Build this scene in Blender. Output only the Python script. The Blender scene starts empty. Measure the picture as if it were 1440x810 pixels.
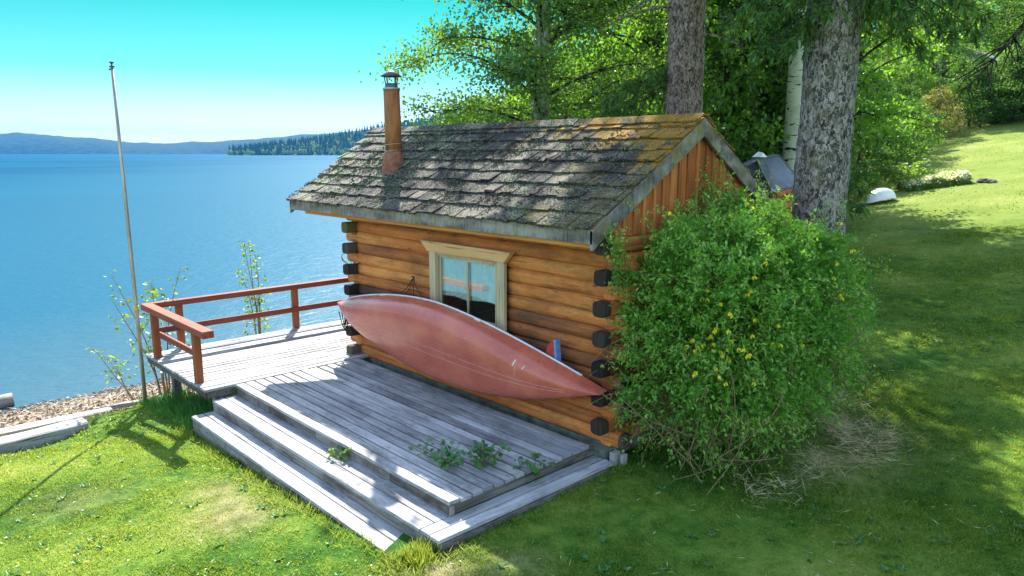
import bpy, math, random
import numpy as np
from mathutils import Vector, Matrix
from mathutils import noise as mnoise

random.seed(11)
rng = np.random.default_rng(11)
SC = bpy.context.scene
COL = SC.collection
PI = math.pi

# ------------------------------------------------------------------ mesh builder
ORG = {}


class MB:
    """collects geometry; build() links it as ONE mesh object"""

    def __init__(self):
        self.V = []; self.F = []; self.n = 0; self.attr = []

    def add(self, verts, faces, mat=0, smooth=False, tone=0.5):
        verts = np.asarray(verts, np.float64).reshape(-1, 3)
        if len(verts) == 0:
            return
        if isinstance(faces, np.ndarray):
            self.F.append((faces.astype(np.int32) + self.n, mat, smooth))
        else:
            by = {}
            for f in faces:
                by.setdefault(len(f), []).append(f)
            for fs in by.values():
                self.F.append((np.array(fs, np.int32) + self.n, mat, smooth))
        self.V.append(verts); self.n += len(verts)
        self.attr.append(np.full(len(verts), tone, np.float32) if np.isscalar(tone) else np.asarray(tone, np.float32))

    def box(self, c, s, R=None, mat=0, tone=0.5):
        h = np.array(s, float) / 2
        v = np.array([(-1, -1, -1), (1, -1, -1), (1, 1, -1), (-1, 1, -1), (-1, -1, 1), (1, -1, 1), (1, 1, 1), (-1, 1, 1)], float) * h
        if R is not None:
            v = v @ np.array(R, float).T
        f = [(0, 3, 2, 1), (4, 5, 6, 7), (0, 1, 5, 4), (1, 2, 6, 5), (2, 3, 7, 6), (3, 0, 4, 7)]
        self.add(v + np.array(c, float), f, mat, False, tone)

    def bar(self, p, q, w, h, up=(0, 0, 1), mat=0, tone=0.5):
        """box from p to q, width w across, height h along up"""
        p = np.array(p, float); q = np.array(q, float)
        d = q - p; L = np.linalg.norm(d); d = d / L
        u = np.array(up, float); s = np.cross(u, d); s /= np.linalg.norm(s); u = np.cross(d, s)
        self.box((p + q) / 2, (L, w, h), np.stack([d, s, u], 1), mat, tone)

    def prism(self, poly, axis, a, b, mat=0, tone=0.5):
        """polygon in the two other axes, extruded along axis from a to b"""
        n = len(poly); o = [i for i in range(3) if i != axis]
        v = np.zeros((2 * n, 3))
        for i, pt in enumerate(poly):
            v[i, o[0]] = pt[0]; v[i, o[1]] = pt[1]; v[i, axis] = a
            v[n + i, o[0]] = pt[0]; v[n + i, o[1]] = pt[1]; v[n + i, axis] = b
        f = [tuple(range(n)), tuple(range(2 * n - 1, n - 1, -1))]
        for i in range(n):
            j = (i + 1) % n
            f.append((i, n + i, n + j, j))
        self.add(v, f, mat, False, tone)

    def tube(self, pts, rad, sides=8, mat=0, cap=True, smooth=True, tone=0.5, squash=None, sq=2.0):
        pts = np.array(pts, float); n = len(pts)
        rad = np.full(n, rad, float) if np.isscalar(rad) else np.array(rad, float)
        T = np.gradient(pts, axis=0); T /= np.linalg.norm(T, axis=1)[:, None] + 1e-12
        ref = np.array([0, 0, 1.0]) if abs(T[0, 2]) < 0.8 else np.array([1.0, 0, 0])
        A = np.cross(np.tile(ref, (n, 1)), T); A /= np.linalg.norm(A, axis=1)[:, None] + 1e-12
        B = np.cross(T, A)
        th = np.linspace(0, 2 * PI, sides, endpoint=False)
        ring = np.cos(th)[None, :, None] * A[:, None, :] + np.sin(th)[None, :, None] * B[:, None, :]
        if sq != 2.0:
            ring = ring * ((np.abs(np.cos(th)) ** sq + np.abs(np.sin(th)) ** sq) ** (-1 / sq))[None, :, None]
        if squash is not None:
            ring = ring * np.array(squash)[None, None, :]
        v = pts[:, None, :] + ring * rad[:, None, None]
        i = np.arange(n - 1)[:, None] * sides; j = np.arange(sides)[None, :]; k = (np.arange(sides)[None, :] + 1) % sides
        f = np.stack([i + j, i + k, i + sides + k, i + sides + j], -1).reshape(-1, 4)
        tn = tone if np.isscalar(tone) else np.repeat(np.asarray(tone), sides)
        base = self.n
        self.add(v.reshape(-1, 3), f, mat, smooth, tn)
        if cap:
            self.F.append((np.array([list(range(sides))[::-1]], np.int32) + base, mat, False))
            self.F.append((np.array([list(range(sides))], np.int32) + base + (n - 1) * sides, mat, False))

    def lathe(self, prof, c=(0, 0, 0), sides=24, mat=0, smooth=True, tone=0.5):
        prof = np.array(prof, float); n = len(prof); th = np.linspace(0, 2 * PI, sides, endpoint=False)
        v = np.stack([prof[:, 0:1] * np.cos(th), prof[:, 0:1] * np.sin(th), np.repeat(prof[:, 1:2], sides, 1)], -1).reshape(-1, 3)
        i = np.arange(n - 1)[:, None] * sides; j = np.arange(sides)[None, :]; k = (j + 1) % sides
        f = np.stack([i + j, i + k, i + sides + k, i + sides + j], -1).reshape(-1, 4)
        self.add(v + np.array(c), f, mat, smooth, tone)

    def leaves(self, P, D, N, L, W, mat=0, fold=0.12, tone=0.5):
        """rhombic leaves: base P, unit direction D, rough normal N, length L, width W"""
        P = np.asarray(P, float); n = len(P)
        if n == 0:
            return
        D = D / (np.linalg.norm(D, axis=1)[:, None] + 1e-9)
        S = np.cross(D, N); S /= np.linalg.norm(S, axis=1)[:, None] + 1e-9
        Nn = np.cross(S, D)
        L = np.broadcast_to(np.asarray(L, float), (n,))[:, None]; W = np.broadcast_to(np.asarray(W, float), (n,))[:, None]
        v = np.stack([P, P + D * L * .45 + S * W / 2 + Nn * W * fold, P + D * L, P + D * L * .45 - S * W / 2 + Nn * W * fold], 1).reshape(-1, 3)
        f = np.arange(4 * n, dtype=np.int32).reshape(n, 4)
        tn = tone if np.isscalar(tone) else np.repeat(np.asarray(tone, np.float32), 4)
        self.add(v, f, mat, False, tn)

    def mesh(self, name, mats, org=(0, 0, 0)):
        me = bpy.data.meshes.new(name)
        V = np.concatenate(self.V) - np.array(org, float)
        me.vertices.add(len(V)); me.vertices.foreach_set("co", V.astype(np.float32).ravel())
        li = np.concatenate([f.ravel() for f, _, _ in self.F]).astype(np.int32)
        lt = np.concatenate([np.full(len(f), f.shape[1], np.int32) for f, _, _ in self.F])
        ls = np.concatenate([[0], np.cumsum(lt)[:-1]]).astype(np.int32)
        mi = np.concatenate([np.full(len(f), m, np.int32) for f, m, _ in self.F])
        sm = np.concatenate([np.full(len(f), s, bool) for f, _, s in self.F])
        me.loops.add(len(li)); me.loops.foreach_set("vertex_index", li)
        me.polygons.add(len(lt)); me.polygons.foreach_set("loop_start", ls)
        me.polygons.foreach_set("material_index", mi); me.polygons.foreach_set("use_smooth", sm)
        a = me.attributes.new("tone", 'FLOAT', 'POINT'); a.data.foreach_set("value", np.concatenate(self.attr))
        me.update(calc_edges=True)
        for m in (mats if isinstance(mats, (list, tuple)) else [mats]):
            me.materials.append(m)
        return me

    def build(self, name, mats, parent=None, loc=None, bevel=0):
        if parent is not None:
            org = ORG[parent.name]
        else:
            org = np.array(loc if loc is not None else (0, 0, 0), float)
        o = bpy.data.objects.new(name, self.mesh(name, mats, org)); COL.objects.link(o)
        if parent is not None:
            o.parent = parent
        else:
            o.location = org
        ORG[o.name] = org
        if bevel:
            b = o.modifiers.new("bevel", 'BEVEL'); b.width = bevel; b.segments = 1; b.limit_method = 'ANGLE'
        return o


def thing(name, label, cat, loc=(0, 0, 0), group=None):
    o = bpy.data.objects.new(name, None); COL.objects.link(o); o.location = loc
    o.empty_display_size = .1
    ORG[o.name] = np.array(loc, float)
    return tag(o, label, cat, group)


def tag(o, label, cat, group=None, kind=None):
    o['label'] = label; o['category'] = cat
    if group: o['group'] = group
    if kind: o['kind'] = kind
    return o


def structure(o, kind='structure'):
    o['kind'] = kind
    return o


# ------------------------------------------------------------------ node helpers
def nd(nt, typ, ins=None, **props):
    n = nt.nodes.new(typ)
    for k, v in props.items():
        setattr(n, k, v)
    for k, v in (ins or {}).items():
        s = n.inputs[k]
        if isinstance(v, bpy.types.NodeSocket):
            nt.links.new(v, s)
        else:
            s.default_value = v
    return n


def newmat(name):
    m = bpy.data.materials.new(name); m.use_nodes = True; m.node_tree.nodes.clear()
    return m, m.node_tree


def c4(c):
    return (c[0], c[1], c[2], 1.0)


def ramp(nt, fac, stops, interp='LINEAR'):
    r = nd(nt, 'ShaderNodeValToRGB', {'Fac': fac}); cr = r.color_ramp; cr.interpolation = interp
    while len(cr.elements) < len(stops):
        cr.elements.new(0.5)
    for e, (p, c) in zip(cr.elements, stops):
        e.position = p; e.color = c4(c if not np.isscalar(c) else (c, c, c))
    return r.outputs['Color']


def mix(nt, fac, a, b, blend='MIX'):
    n = nd(nt, 'ShaderNodeMix', data_type='RGBA', blend_type=blend)
    for i, v in ((0, fac), (6, a), (7, b)):
        if isinstance(v, bpy.types.NodeSocket): nt.links.new(v, n.inputs[i])
        elif i == 0: n.inputs[i].default_value = v
        else: n.inputs[i].default_value = c4(v)
    return n.outputs[2]


def math_(nt, op, a, b=0.0, c=None, clamp=False):
    n = nd(nt, 'ShaderNodeMath', operation=op, use_clamp=clamp)
    for i, v in enumerate((a, b) if c is None else (a, b, c)):
        if isinstance(v, bpy.types.NodeSocket): nt.links.new(v, n.inputs[i])
        else: n.inputs[i].default_value = v
    return n.outputs[0]


def noise_(nt, vec, scale, detail=5, rough=.55, dist=0.0):
    return nd(nt, 'ShaderNodeTexNoise', {'Vector': vec, 'Scale': scale, 'Detail': detail, 'Roughness': rough, 'Distortion': dist}).outputs['Fac']


def scaled(nt, vec, s):
    return nd(nt, 'ShaderNodeVectorMath', {0: vec, 1: s}, operation='MULTIPLY').outputs[0]


def pos_(nt):
    return nd(nt, 'ShaderNodeNewGeometry').outputs['Position']


def rand_(nt):
    return nd(nt, 'ShaderNodeNewGeometry').outputs['Random Per Island']


def tone_(nt):
    return nd(nt, 'ShaderNodeAttribute', attribute_name='tone').outputs['Fac']


def bump_(nt, h, strength=.4, dist=.01):
    return nd(nt, 'ShaderNodeBump', {'Height': h, 'Strength': strength, 'Distance': dist}).outputs['Normal']


def surf(nt, color, rough=.7, bump=None, spec=.3, metal=0.0, **kw):
    ins = {'Base Color': color if isinstance(color, bpy.types.NodeSocket) else c4(color), 'Roughness': rough,
           'Specular IOR Level': spec, 'Metallic': metal}
    if bump is not None: ins['Normal'] = bump
    ins.update(kw)
    p = nd(nt, 'ShaderNodeBsdfPrincipled', ins)
    nd(nt, 'ShaderNodeOutputMaterial', {'Surface': p.outputs[0]})
    return p


def leafmat(name, dark, mid, light, trans=.45, tcol=None, gloss=.06, nscale=.9):
    m, nt = newmat(name)
    r = rand_(nt); p = pos_(nt)
    n = noise_(nt, p, nscale, 3)
    f = math_(nt, 'ADD', math_(nt, 'MULTIPLY', r, .6), math_(nt, 'MULTIPLY_ADD', n, 1.0, -.3))
    col = ramp(nt, f, [(.1, dark), (.5, mid), (.95, light)])
    tc = mix(nt, .6, col, tcol or (mid[0] * 2.3, mid[1] * 2.0, mid[2] * .9))
    a = nd(nt, 'ShaderNodeBsdfDiffuse', {'Color': col}); b = nd(nt, 'ShaderNodeBsdfTranslucent', {'Color': tc})
    s = nd(nt, 'ShaderNodeMixShader', {'Fac': trans, 1: a.outputs[0], 2: b.outputs[0]})
    g = nd(nt, 'ShaderNodeBsdfGlossy', {'Color': (.8, .9, .8, 1), 'Roughness': .42})
    s2 = nd(nt, 'ShaderNodeMixShader', {'Fac': gloss, 1: s.outputs[0], 2: g.outputs[0]})
    nd(nt, 'ShaderNodeOutputMaterial', {'Surface': s2.outputs[0]})
    return m


M = {}


def mat_wood(name, axis, cols, seam=(.05, .03, .02), rough=.75, usetone=True, bumps=.35, grain=14, spot=.0, island=.35, stain=0.0):
    """grained timber; grain runs along axis 0/1/2 of the world"""
    m, nt = newmat(name); p = pos_(nt)
    s = [1, 1, 1]; s = [grain * 2.2] * 3; s[axis] = grain * .09
    off = nd(nt, 'ShaderNodeVectorMath', {0: p, 1: nd(nt, 'ShaderNodeCombineXYZ', {0: math_(nt, 'MULTIPLY', rand_(nt), 7.0), 1: math_(nt, 'MULTIPLY', rand_(nt), 3.0), 2: math_(nt, 'MULTIPLY', rand_(nt), 5.0)}).outputs[0]}, operation='ADD').outputs[0]
    g = noise_(nt, scaled(nt, off, tuple(s)), 1.0, 6, .6, .6)
    big = noise_(nt, scaled(nt, off, tuple([2.5 if i != axis else .8 for i in range(3)])), 1.0, 3)
    f = math_(nt, 'ADD', math_(nt, 'MULTIPLY_ADD', g, .75, -.375), math_(nt, 'MULTIPLY_ADD', big, .95, -.475))
    f = math_(nt, 'ADD', f, math_(nt, 'MULTIPLY_ADD', rand_(nt), island, -island / 2))
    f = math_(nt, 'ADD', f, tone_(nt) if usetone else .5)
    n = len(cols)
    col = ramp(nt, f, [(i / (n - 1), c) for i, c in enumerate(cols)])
    if stain:
        sn = noise_(nt, scaled(nt, p, tuple([3.2 if i != axis else 1.3 for i in range(3)])), 1.0, 7, .72, .5)
        sf = noise_(nt, scaled(nt, p, tuple([34 if i != axis else 12 for i in range(3)])), 1.0, 4, .7)
        sk = ramp(nt, math_(nt, 'MULTIPLY_ADD', sf, .35, math_(nt, 'MULTIPLY', sn, .9)), [(.58, 0.0), (.74, 1.0)])
        col = mix(nt, math_(nt, 'MULTIPLY', sk, stain), col, seam)
    # thin dark drying checks
    s2 = [grain * 6.0] * 3; s2[axis] = grain * .12
    ck = noise_(nt, scaled(nt, off, tuple(s2)), 1.0, 3, .5, .3)
    ck = ramp(nt, ck, [(.31, 1.0), (.40, 0.0)])
    col = mix(nt, math_(nt, 'MULTIPLY', ck, .7), col, seam)
    if spot:
        k = nd(nt, 'ShaderNodeTexVoronoi', {'Vector': scaled(nt, off, tuple([7.0 if i != axis else 2.4 for i in range(3)])), 'Scale': 1.0}).outputs['Distance']
        k = ramp(nt, k, [(.05, 1.0), (.12, 0.0)])
        col = mix(nt, math_(nt, 'MULTIPLY', k, spot), col, seam)
    b = bump_(nt, math_(nt, 'SUBTRACT', g, math_(nt, 'MULTIPLY', ck, .6)), bumps, .012)
    surf(nt, col, rough, b, .25)
    return m


# orange oiled logs, weathering to brown grey (tone 0 = grey brown, 1 = golden orange)
LOGC = [(.045, .026, .018), (.13, .06, .03), (.34, .105, .028), (.58, .19, .042), (.70, .29, .075)]
M['log_x'] = mat_wood('log_wood_x', 0, LOGC, grain=9, spot=.7, stain=.45, bumps=.5, island=.5)
M['log_y'] = mat_wood('log_wood_y', 1, LOGC, grain=9, spot=.4)
M['log_end'] = mat_wood('log_end_dark', 2, [(.010, .008, .006), (.022, .017, .013), (.05, .04, .03), (.12, .10, .08)], grain=16, bumps=.7, rough=.95)
M['log_end_olive'] = mat_wood('log_end_olive', 1, [(.03, .03, .01), (.10, .09, .02), (.16, .13, .03)], grain=10)
M['gable'] = mat_wood('gable_boards', 2, [(.12, .04, .014), (.32, .095, .025), (.48, .15, .035), (.60, .22, .055)], grain=11, spot=.3)
M['soffit'] = mat_wood('soffit_board', 0, [(.20, .07, .02), (.42, .15, .03), (.60, .25, .05)], grain=9)
GREY = [(.07, .065, .062), (.20, .194, .19), (.33, .324, .322), (.44, .433, .43), (.58, .565, .55)]
M['deck_x'] = mat_wood('deck_boards_x', 0, GREY, stain=.50, grain=13, spot=.5, bumps=.5, island=.3, seam=(.04, .037, .035))
M['deck_y'] = mat_wood('deck_boards_y', 1, GREY, stain=.50, grain=13, spot=.35, bumps=.5, island=.3, seam=(.04, .037, .035))
SHADE_BROWN = [(.04, .035, .03), (.11, .10, .085), (.20, .185, .165), (.30, .28, .255), (.40, .38, .35)]  # deck grey darkened: shade on risers and skirts put into the colour
M['skirt_x'] = mat_wood('deck_skirt_x', 0, SHADE_BROWN, stain=.75, grain=12, spot=.5, bumps=.5, island=.3)
M['skirt_y'] = mat_wood('deck_skirt_y', 1, SHADE_BROWN, stain=.75, grain=12, spot=.5, bumps=.5, island=.3)
RED = [(.05, .014, .010), (.12, .03, .018), (.22, .055, .03), (.33, .09, .045)]
M['rail_x'] = mat_wood('rail_red_x', 0, RED, grain=8, bumps=.2)
M['rail_y'] = mat_wood('rail_red_y', 1, RED, grain=8, bumps=.2)
M['rail_z'] = mat_wood('rail_red_z', 2, [(.10, .025, .012), (.20, .055, .02), (.32, .10, .035)], grain=8, bumps=.2)
M['drift'] = mat_wood('driftwood', 1, [(.10, .09, .08), (.24, .23, .21), (.40, .385, .36), (.55, .53, .5)], grain=9, bumps=.9, spot=.3)
M['trim'] = mat_wood('window_trim', 0, [(.20, .085, .03), (.50, .25, .085), (.62, .34, .13), (.70, .43, .20)], grain=8, spot=.4)
M['trim_z'] = mat_wood('window_trim_upright', 2, [(.11, .11, .10), (.30, .25, .17), (.50, .39, .23), (.64, .50, .30)], grain=8)


def fascia_mat():
    m, nt = newmat('weathered_fascia'); p = pos_(nt)
    g = noise_(nt, scaled(nt, p, (26, 26, 8)), 1.0, 6, .65)
    big = noise_(nt, scaled(nt, p, (1.6, 3, 6)), 1.0, 4)
    col = ramp(nt, math_(nt, 'ADD', math_(nt, 'MULTIPLY', g, .6), math_(nt, 'MULTIPLY_ADD', big, .9, -.25)), [(.15, (.035, .033, .032)), (.4, (.12, .105, .09)), (.62, (.28, .25, .205)), (.9, (.42, .385, .32))])
    y = ramp(nt, noise_(nt, scaled(nt, p, (5, 5, 2.2)), 1.0, 5, .7), [(.50, 0.0), (.64, 1.0)])
    col = mix(nt, math_(nt, 'MULTIPLY', y, .7), col, (.22, .17, .03))
    surf(nt, col, .85, bump_(nt, g, .6, .01), .15)
    return m


M['fascia'] = fascia_mat()


def shake_mat():
    m, nt = newmat('old_cedar_shakes'); p = pos_(nt); r = rand_(nt)
    g = noise_(nt, scaled(nt, p, (55, 9, 9)), 1.0, 5, .65)
    base = ramp(nt, math_(nt, 'ADD', math_(nt, 'MULTIPLY', g, .6), math_(nt, 'MULTIPLY', r, .5)), [(.2, (.03, .028, .027)), (.5, (.10, .084, .07)), (.75, (.23, .185, .145)), (1, (.42, .34, .27))])
    # black moss crust
    k = noise_(nt, p, 30, 6, .75)
    big = noise_(nt, p, 1.7, 4)
    dk = ramp(nt, math_(nt, 'ADD', k, math_(nt, 'MULTIPLY_ADD', big, .5, -.25)), [(.43, 0.0), (.50, 1.0)])
    col = mix(nt, math_(nt, 'MULTIPLY', dk, .88), base, (.022, .022, .022))
    # pale green grey lichen, stronger to the lake end and the eave
    sx = nd(nt, 'ShaderNodeSeparateXYZ', {0: p})
    li = noise_(nt, p, 46, 5, .7)
    lb = noise_(nt, p, 2.6, 3)
    lf = math_(nt, 'ADD', li, math_(nt, 'MULTIPLY_ADD', lb, .45, -.22))
    lf = math_(nt, 'ADD', lf, math_(nt, 'MULTIPLY', math_(nt, 'MAXIMUM', math_(nt, 'MULTIPLY_ADD', sx.outputs[0], -.25, -.9), 0.0), .10))
    lm = ramp(nt, lf, [(.57, 0.0), (.61, 1.0)])
    col = mix(nt, math_(nt, 'MULTIPLY', lm, .85), col, ramp(nt, lb, [(.35, (.36, .36, .33)), (.6, (.27, .30, .17))]))
    ow = math_(nt, 'ADD', math_(nt, 'MULTIPLY_ADD', sx.outputs[0], .13, .30), math_(nt, 'MULTIPLY_ADD', noise_(nt, p, 2.2, 5, .7), 1.5, -.75))
    col = mix(nt, math_(nt, 'MULTIPLY', math_(nt, 'MULTIPLY', ramp(nt, ow, [(.12, 0.0), (.35, 1.0)]), ramp(nt, noise_(nt, p, 38, 4, .7), [(.42, 0.0), (.55, 1.0)])), .55), col, (.20, .165, .03))
    # orange lichen along the ridge at the gable end
    d = math_(nt, 'ADD', math_(nt, 'MULTIPLY', sx.outputs[0], .16), math_(nt, 'MULTIPLY', sx.outputs[2], .62))   # x 0, z 3.45 -> 2.14
    on = noise_(nt, scaled(nt, p, (4, 3, 3)), 1.0, 6, .7)
    of = math_(nt, 'ADD', math_(nt, 'ADD', d, -1.80), math_(nt, 'MULTIPLY_ADD', on, 1.3, -.65))
    of = math_(nt, 'ADD', of, math_(nt, 'MULTIPLY_ADD', r, .3, -.15))
    om = ramp(nt, of, [(.0, 0.0), (.12, 1.0)])
    om2 = ramp(nt, noise_(nt, p, 34, 4, .7), [(.38, 0.0), (.5, 1.0)])
    ocol = ramp(nt, noise_(nt, p, 9, 3), [(.3, (.20, .15, .02)), (.55, (.40, .19, .02)), (.75, (.52, .26, .03))])
    col = mix(nt, math_(nt, 'MULTIPLY', math_(nt, 'MULTIPLY', om, om2), .9), col, ocol)
    h = math_(nt, 'ADD', math_(nt, 'MULTIPLY', g, .5), math_(nt, 'ADD', math_(nt, 'MULTIPLY', li, .9), math_(nt, 'MULTIPLY', k, .7)))
    surf(nt, col, .9, bump_(nt, h, .9, .02), .15)
    return m


M['shake'] = shake_mat()


def simple(name, col, rough=.6, var=.25, nscale=20, bumps=.15, spec=.3, metal=0.0, stretch=(1, 1, 1), dark=None):
    m, nt = newmat(name); p = pos_(nt)
    n = noise_(nt, scaled(nt, p, stretch), nscale, 5, .6)
    lo = dark or tuple(c * (1 - var) for c in col); hi = tuple(min(1, c * (1 + var)) for c in col)
    surf(nt, ramp(nt, n, [(.3, lo), (.7, hi)]), rough, bump_(nt, n, bumps, .01), spec, metal)
    return m


M['moss'] = leafmat('roof_moss', (.03, .032, .022), (.085, .09, .06), (.22, .23, .16), trans=.05, gloss=.0)
M['rust'] = simple('rusty_flue', (.32, .12, .035), .75, .35, 12, .2, stretch=(1, 1, .25), dark=(.17, .062, .022))
M['rust_flare'] = simple('rusty_flashing', (.25, .10, .06), .8, .4, 14, .2)
M['cap_metal'] = simple('dark_flue_cap', (.10, .10, .11), .45, .3, 20, .1, .4, .6)
M['tin'] = simple('galvanised_band', (.42, .38, .32), .45, .25, 30, .1, .4, .7)
M['pole'] = simple('pole_metal', (.36, .32, .27), .45, .35, 6, .05, .5, .5, stretch=(1, 1, .3))
M['black'] = simple('black_rope', (.015, .015, .015), .8)
M['cord'] = simple('pale_cord', (.55, .54, .5), .8)
M['white'] = simple('white_paint', (.80, .80, .78), .4, .06, 6, .02)
M['gunwale'] = simple('pale_gunwale', (.62, .63, .68), .4, .15, 6)
M['redpaint'] = simple('faded_red_cloth', (.38, .05, .03), .7, .3)
M['bluepaint'] = simple('blue_cloth', (.14, .26, .50), .7, .3)
M['found'] = simple('mossy_sill', (.16, .19, .14), .85, .5, 7, .3, dark=(.05, .06, .055))
M['concrete'] = simple('grey_block', (.33, .31, .29), .85, .3, 9, .3)
M['roofmetal'] = simple('corrugated_steel', (.30, .33, .38), .4, .2, 3, .05, .4, .5)
M['darkroof'] = simple('dark_roof', (.05, .05, .055), .8, .4, 8)
M['ridgecap'] = simple('steel_hip_cap', (.22, .23, .25), .45, .2, 5, .05, .4, .5)
M['shedwood'] = mat_wood('shed_logs', 0, LOGC, grain=6)
M['dark'] = simple('dark_void', (.012, .011, .010), .9)  # near-black colour standing in for shade under the deck and indoors
M['stone'] = simple('grey_brown_stone', (.17, .14, .12), .9, .5, 6, .6)
M['yellow'] = leafmat('yellow_petal', (.62, .50, .02), (.76, .64, .04), (.84, .74, .08), trans=.35, gloss=.02)
M['whitefl'] = leafmat('white_petal', (.60, .62, .45), (.75, .76, .65), (.8, .8, .74), trans=.3, gloss=0)


def canoe_mat():
    m, nt = newmat('brick_red_gelcoat'); p = pos_(nt)
    n = noise_(nt, p, 2.2, 4); n2 = noise_(nt, scaled(nt, p, (3, 30, 30)), 1, 3)
    col = ramp(nt, n, [(.3, (.43, .085, .054)), (.55, (.53, .128, .074)), (.75, (.60, .19, .10))])
    # scuffs
    sp = nd(nt, 'ShaderNodeTexVoronoi', {'Vector': p, 'Scale': 13.0, 'Randomness': 1.0}).outputs['Distance']
    sm = math_(nt, 'MULTIPLY', ramp(nt, sp, [(.07, 1.0), (.11, 0.0)]), ramp(nt, noise_(nt, p, 2.6, 2), [(.46, 0.0), (.54, 1.0)]))
    col = mix(nt, sm, col, ramp(nt, noise_(nt, p, 21, 1), [(.45, (.09, .02, .02)), (.55, (.62, .5, .46))]))
    rr = ramp(nt, n2, [(.3, .22), (.7, .33)])
    surf(nt, col, rr, bump_(nt, n, .08, .02), .5, **{'Coat Weight': .12, 'Coat Roughness': .3})
    return m


M['canoe'] = canoe_mat()
M['keelline'] = simple('worn_keel_line', (.55, .24, .19), .5)


def bark_mat(name, c0, c1, c2, vs=9, moss=0.0):
    m, nt = newmat(name); p = pos_(nt)
    ps = scaled(nt, p, (1, 1, .5))
    n = noise_(nt, ps, vs * 1.1, 7, .75, .5); n2 = noise_(nt, ps, vs * 3.2, 5, .7)
    v = nd(nt, 'ShaderNodeTexVoronoi', {'Vector': nd(nt, 'ShaderNodeVectorMath', {0: ps, 1: nd(nt, 'ShaderNodeVectorMath', {0: nd(nt, 'ShaderNodeTexNoise', {'Vector': ps, 'Scale': vs * 1.0, 'Detail': 4.0}).outputs['Color'], 1: (.16, .16, .16)}, operation='MULTIPLY').outputs[0]}, operation='ADD').outputs[0], 'Scale': float(vs * 1.5), 'Randomness': 1.0}).outputs['Color']
    f = math_(nt, 'ADD', math_(nt, 'MULTIPLY', n, .65), math_(nt, 'ADD', math_(nt, 'MULTIPLY', n2, .45), math_(nt, 'MULTIPLY_ADD', nd(nt, 'ShaderNodeSeparateColor', {0: v}).outputs[0], .30, -.2)))
    col = ramp(nt, f, [(.30, tuple(c * .35 for c in c0)), (.42, c0), (.54, c1), (.74, c2)])
    if moss:
        mm = ramp(nt, noise_(nt, p, 2.4, 5, .7), [(.52, 0.0), (.66, 1.0)])
        col = mix(nt, math_(nt, 'MULTIPLY', mm, moss), col, (.16, .13, .035))
    surf(nt, col, .9, bump_(nt, f, .9, .035), .12)
    return m


M['bark_spruce'] = bark_mat('spruce_bark', (.09, .077, .065), (.28, .245, .205), (.52, .47, .40), 22, .5)
M['bark_brown'] = bark_mat('brown_spruce_bark', (.12, .085, .066), (.30, .22, .175), (.46, .36, .29), 20)
M['bark_aspen'] = bark_mat('aspen_bark', (.18, .17, .12), (.36, .345, .25), (.50, .48, .37), 6)
M['bark_dark'] = bark_mat('dark_twig_bark', (.03, .024, .02), (.06, .05, .04), (.11, .09, .075), 14)
M['twig'] = simple('tan_stems', (.20, .14, .07), .8, .4, 10)
M['greenstem'] = simple('green_stems', (.10, .13, .04), .7, .3, 10)


def birch_mat():
    m, nt = newmat('white_aspen_bark'); p = pos_(nt)
    n = noise_(nt, scaled(nt, p, (3.5, 3.5, 16)), 1.0, 3, .5, .4)
    mk = ramp(nt, n, [(.60, 0.0), (.64, 1.0)])
    col = ramp(nt, noise_(nt, p, 3, 4), [(.3, (.42, .44, .28)), (.7, (.66, .67, .50))])
    col = mix(nt, mk, col, (.03, .025, .02))
    surf(nt, col, .8, bump_(nt, n, .3, .02), .2)
    return m


M['bark_birch'] = birch_mat()

# foliage
M['lf_bush'] = leafmat('clematis_leaf', (.020, .105, .008), (.13, .33, .03), (.42, .58, .13), trans=.42, nscale=2.4, gloss=.03)
M['lf_young'] = leafmat('clematis_young_leaf', (.08, .22, .02), (.20, .40, .05), (.42, .58, .16), trans=.42, nscale=3, gloss=.03)
M['lf_aspen'] = leafmat('aspen_leaf', (0.047, 0.118, 0.014), (0.100, 0.212, 0.024), (0.212, 0.342, 0.047), trans=.5, nscale=.7, gloss=.05)
M['lf_lush'] = leafmat('lush_leaf', (0.047, 0.130, 0.014), (0.112, 0.248, 0.024), (0.248, 0.401, 0.047), trans=.5, nscale=.5, gloss=.03)
M['lf_dark'] = leafmat('dark_leaf', (0.024, 0.071, 0.012), (0.059, 0.142, 0.019), (0.130, 0.248, 0.035), trans=.42, nscale=.5, gloss=.03)
M['lf_yellow'] = leafmat('olive_leaf', (.09, .09, .02), (.19, .19, .04), (.33, .32, .07), trans=.45, nscale=.8)
M['lf_spruce'] = leafmat('spruce_needle', (0.035, 0.094, 0.026), (0.083, 0.189, 0.041), (0.189, 0.319, 0.071), trans=.38, nscale=1.6, gloss=.02)
M['lf_brown'] = leafmat('dry_needle', (.04, .03, .014), (.08, .06, .025), (.13, .10, .04), trans=.2, gloss=.0)
M['lf_sap'] = leafmat('sapling_leaf', (.07, .15, .02), (.14, .25, .03), (.24, .36, .05), trans=.5)
M['lf_weed'] = leafmat('weed_leaf', (.03, .12, .02), (.05, .19, .03), (.10, .27, .05), trans=.4)
M['lf_dry'] = leafmat('dry_grass_blade', (.30, .24, .13), (.50, .42, .26), (.70, .62, .44), trans=.3, gloss=0, nscale=2)

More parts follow.
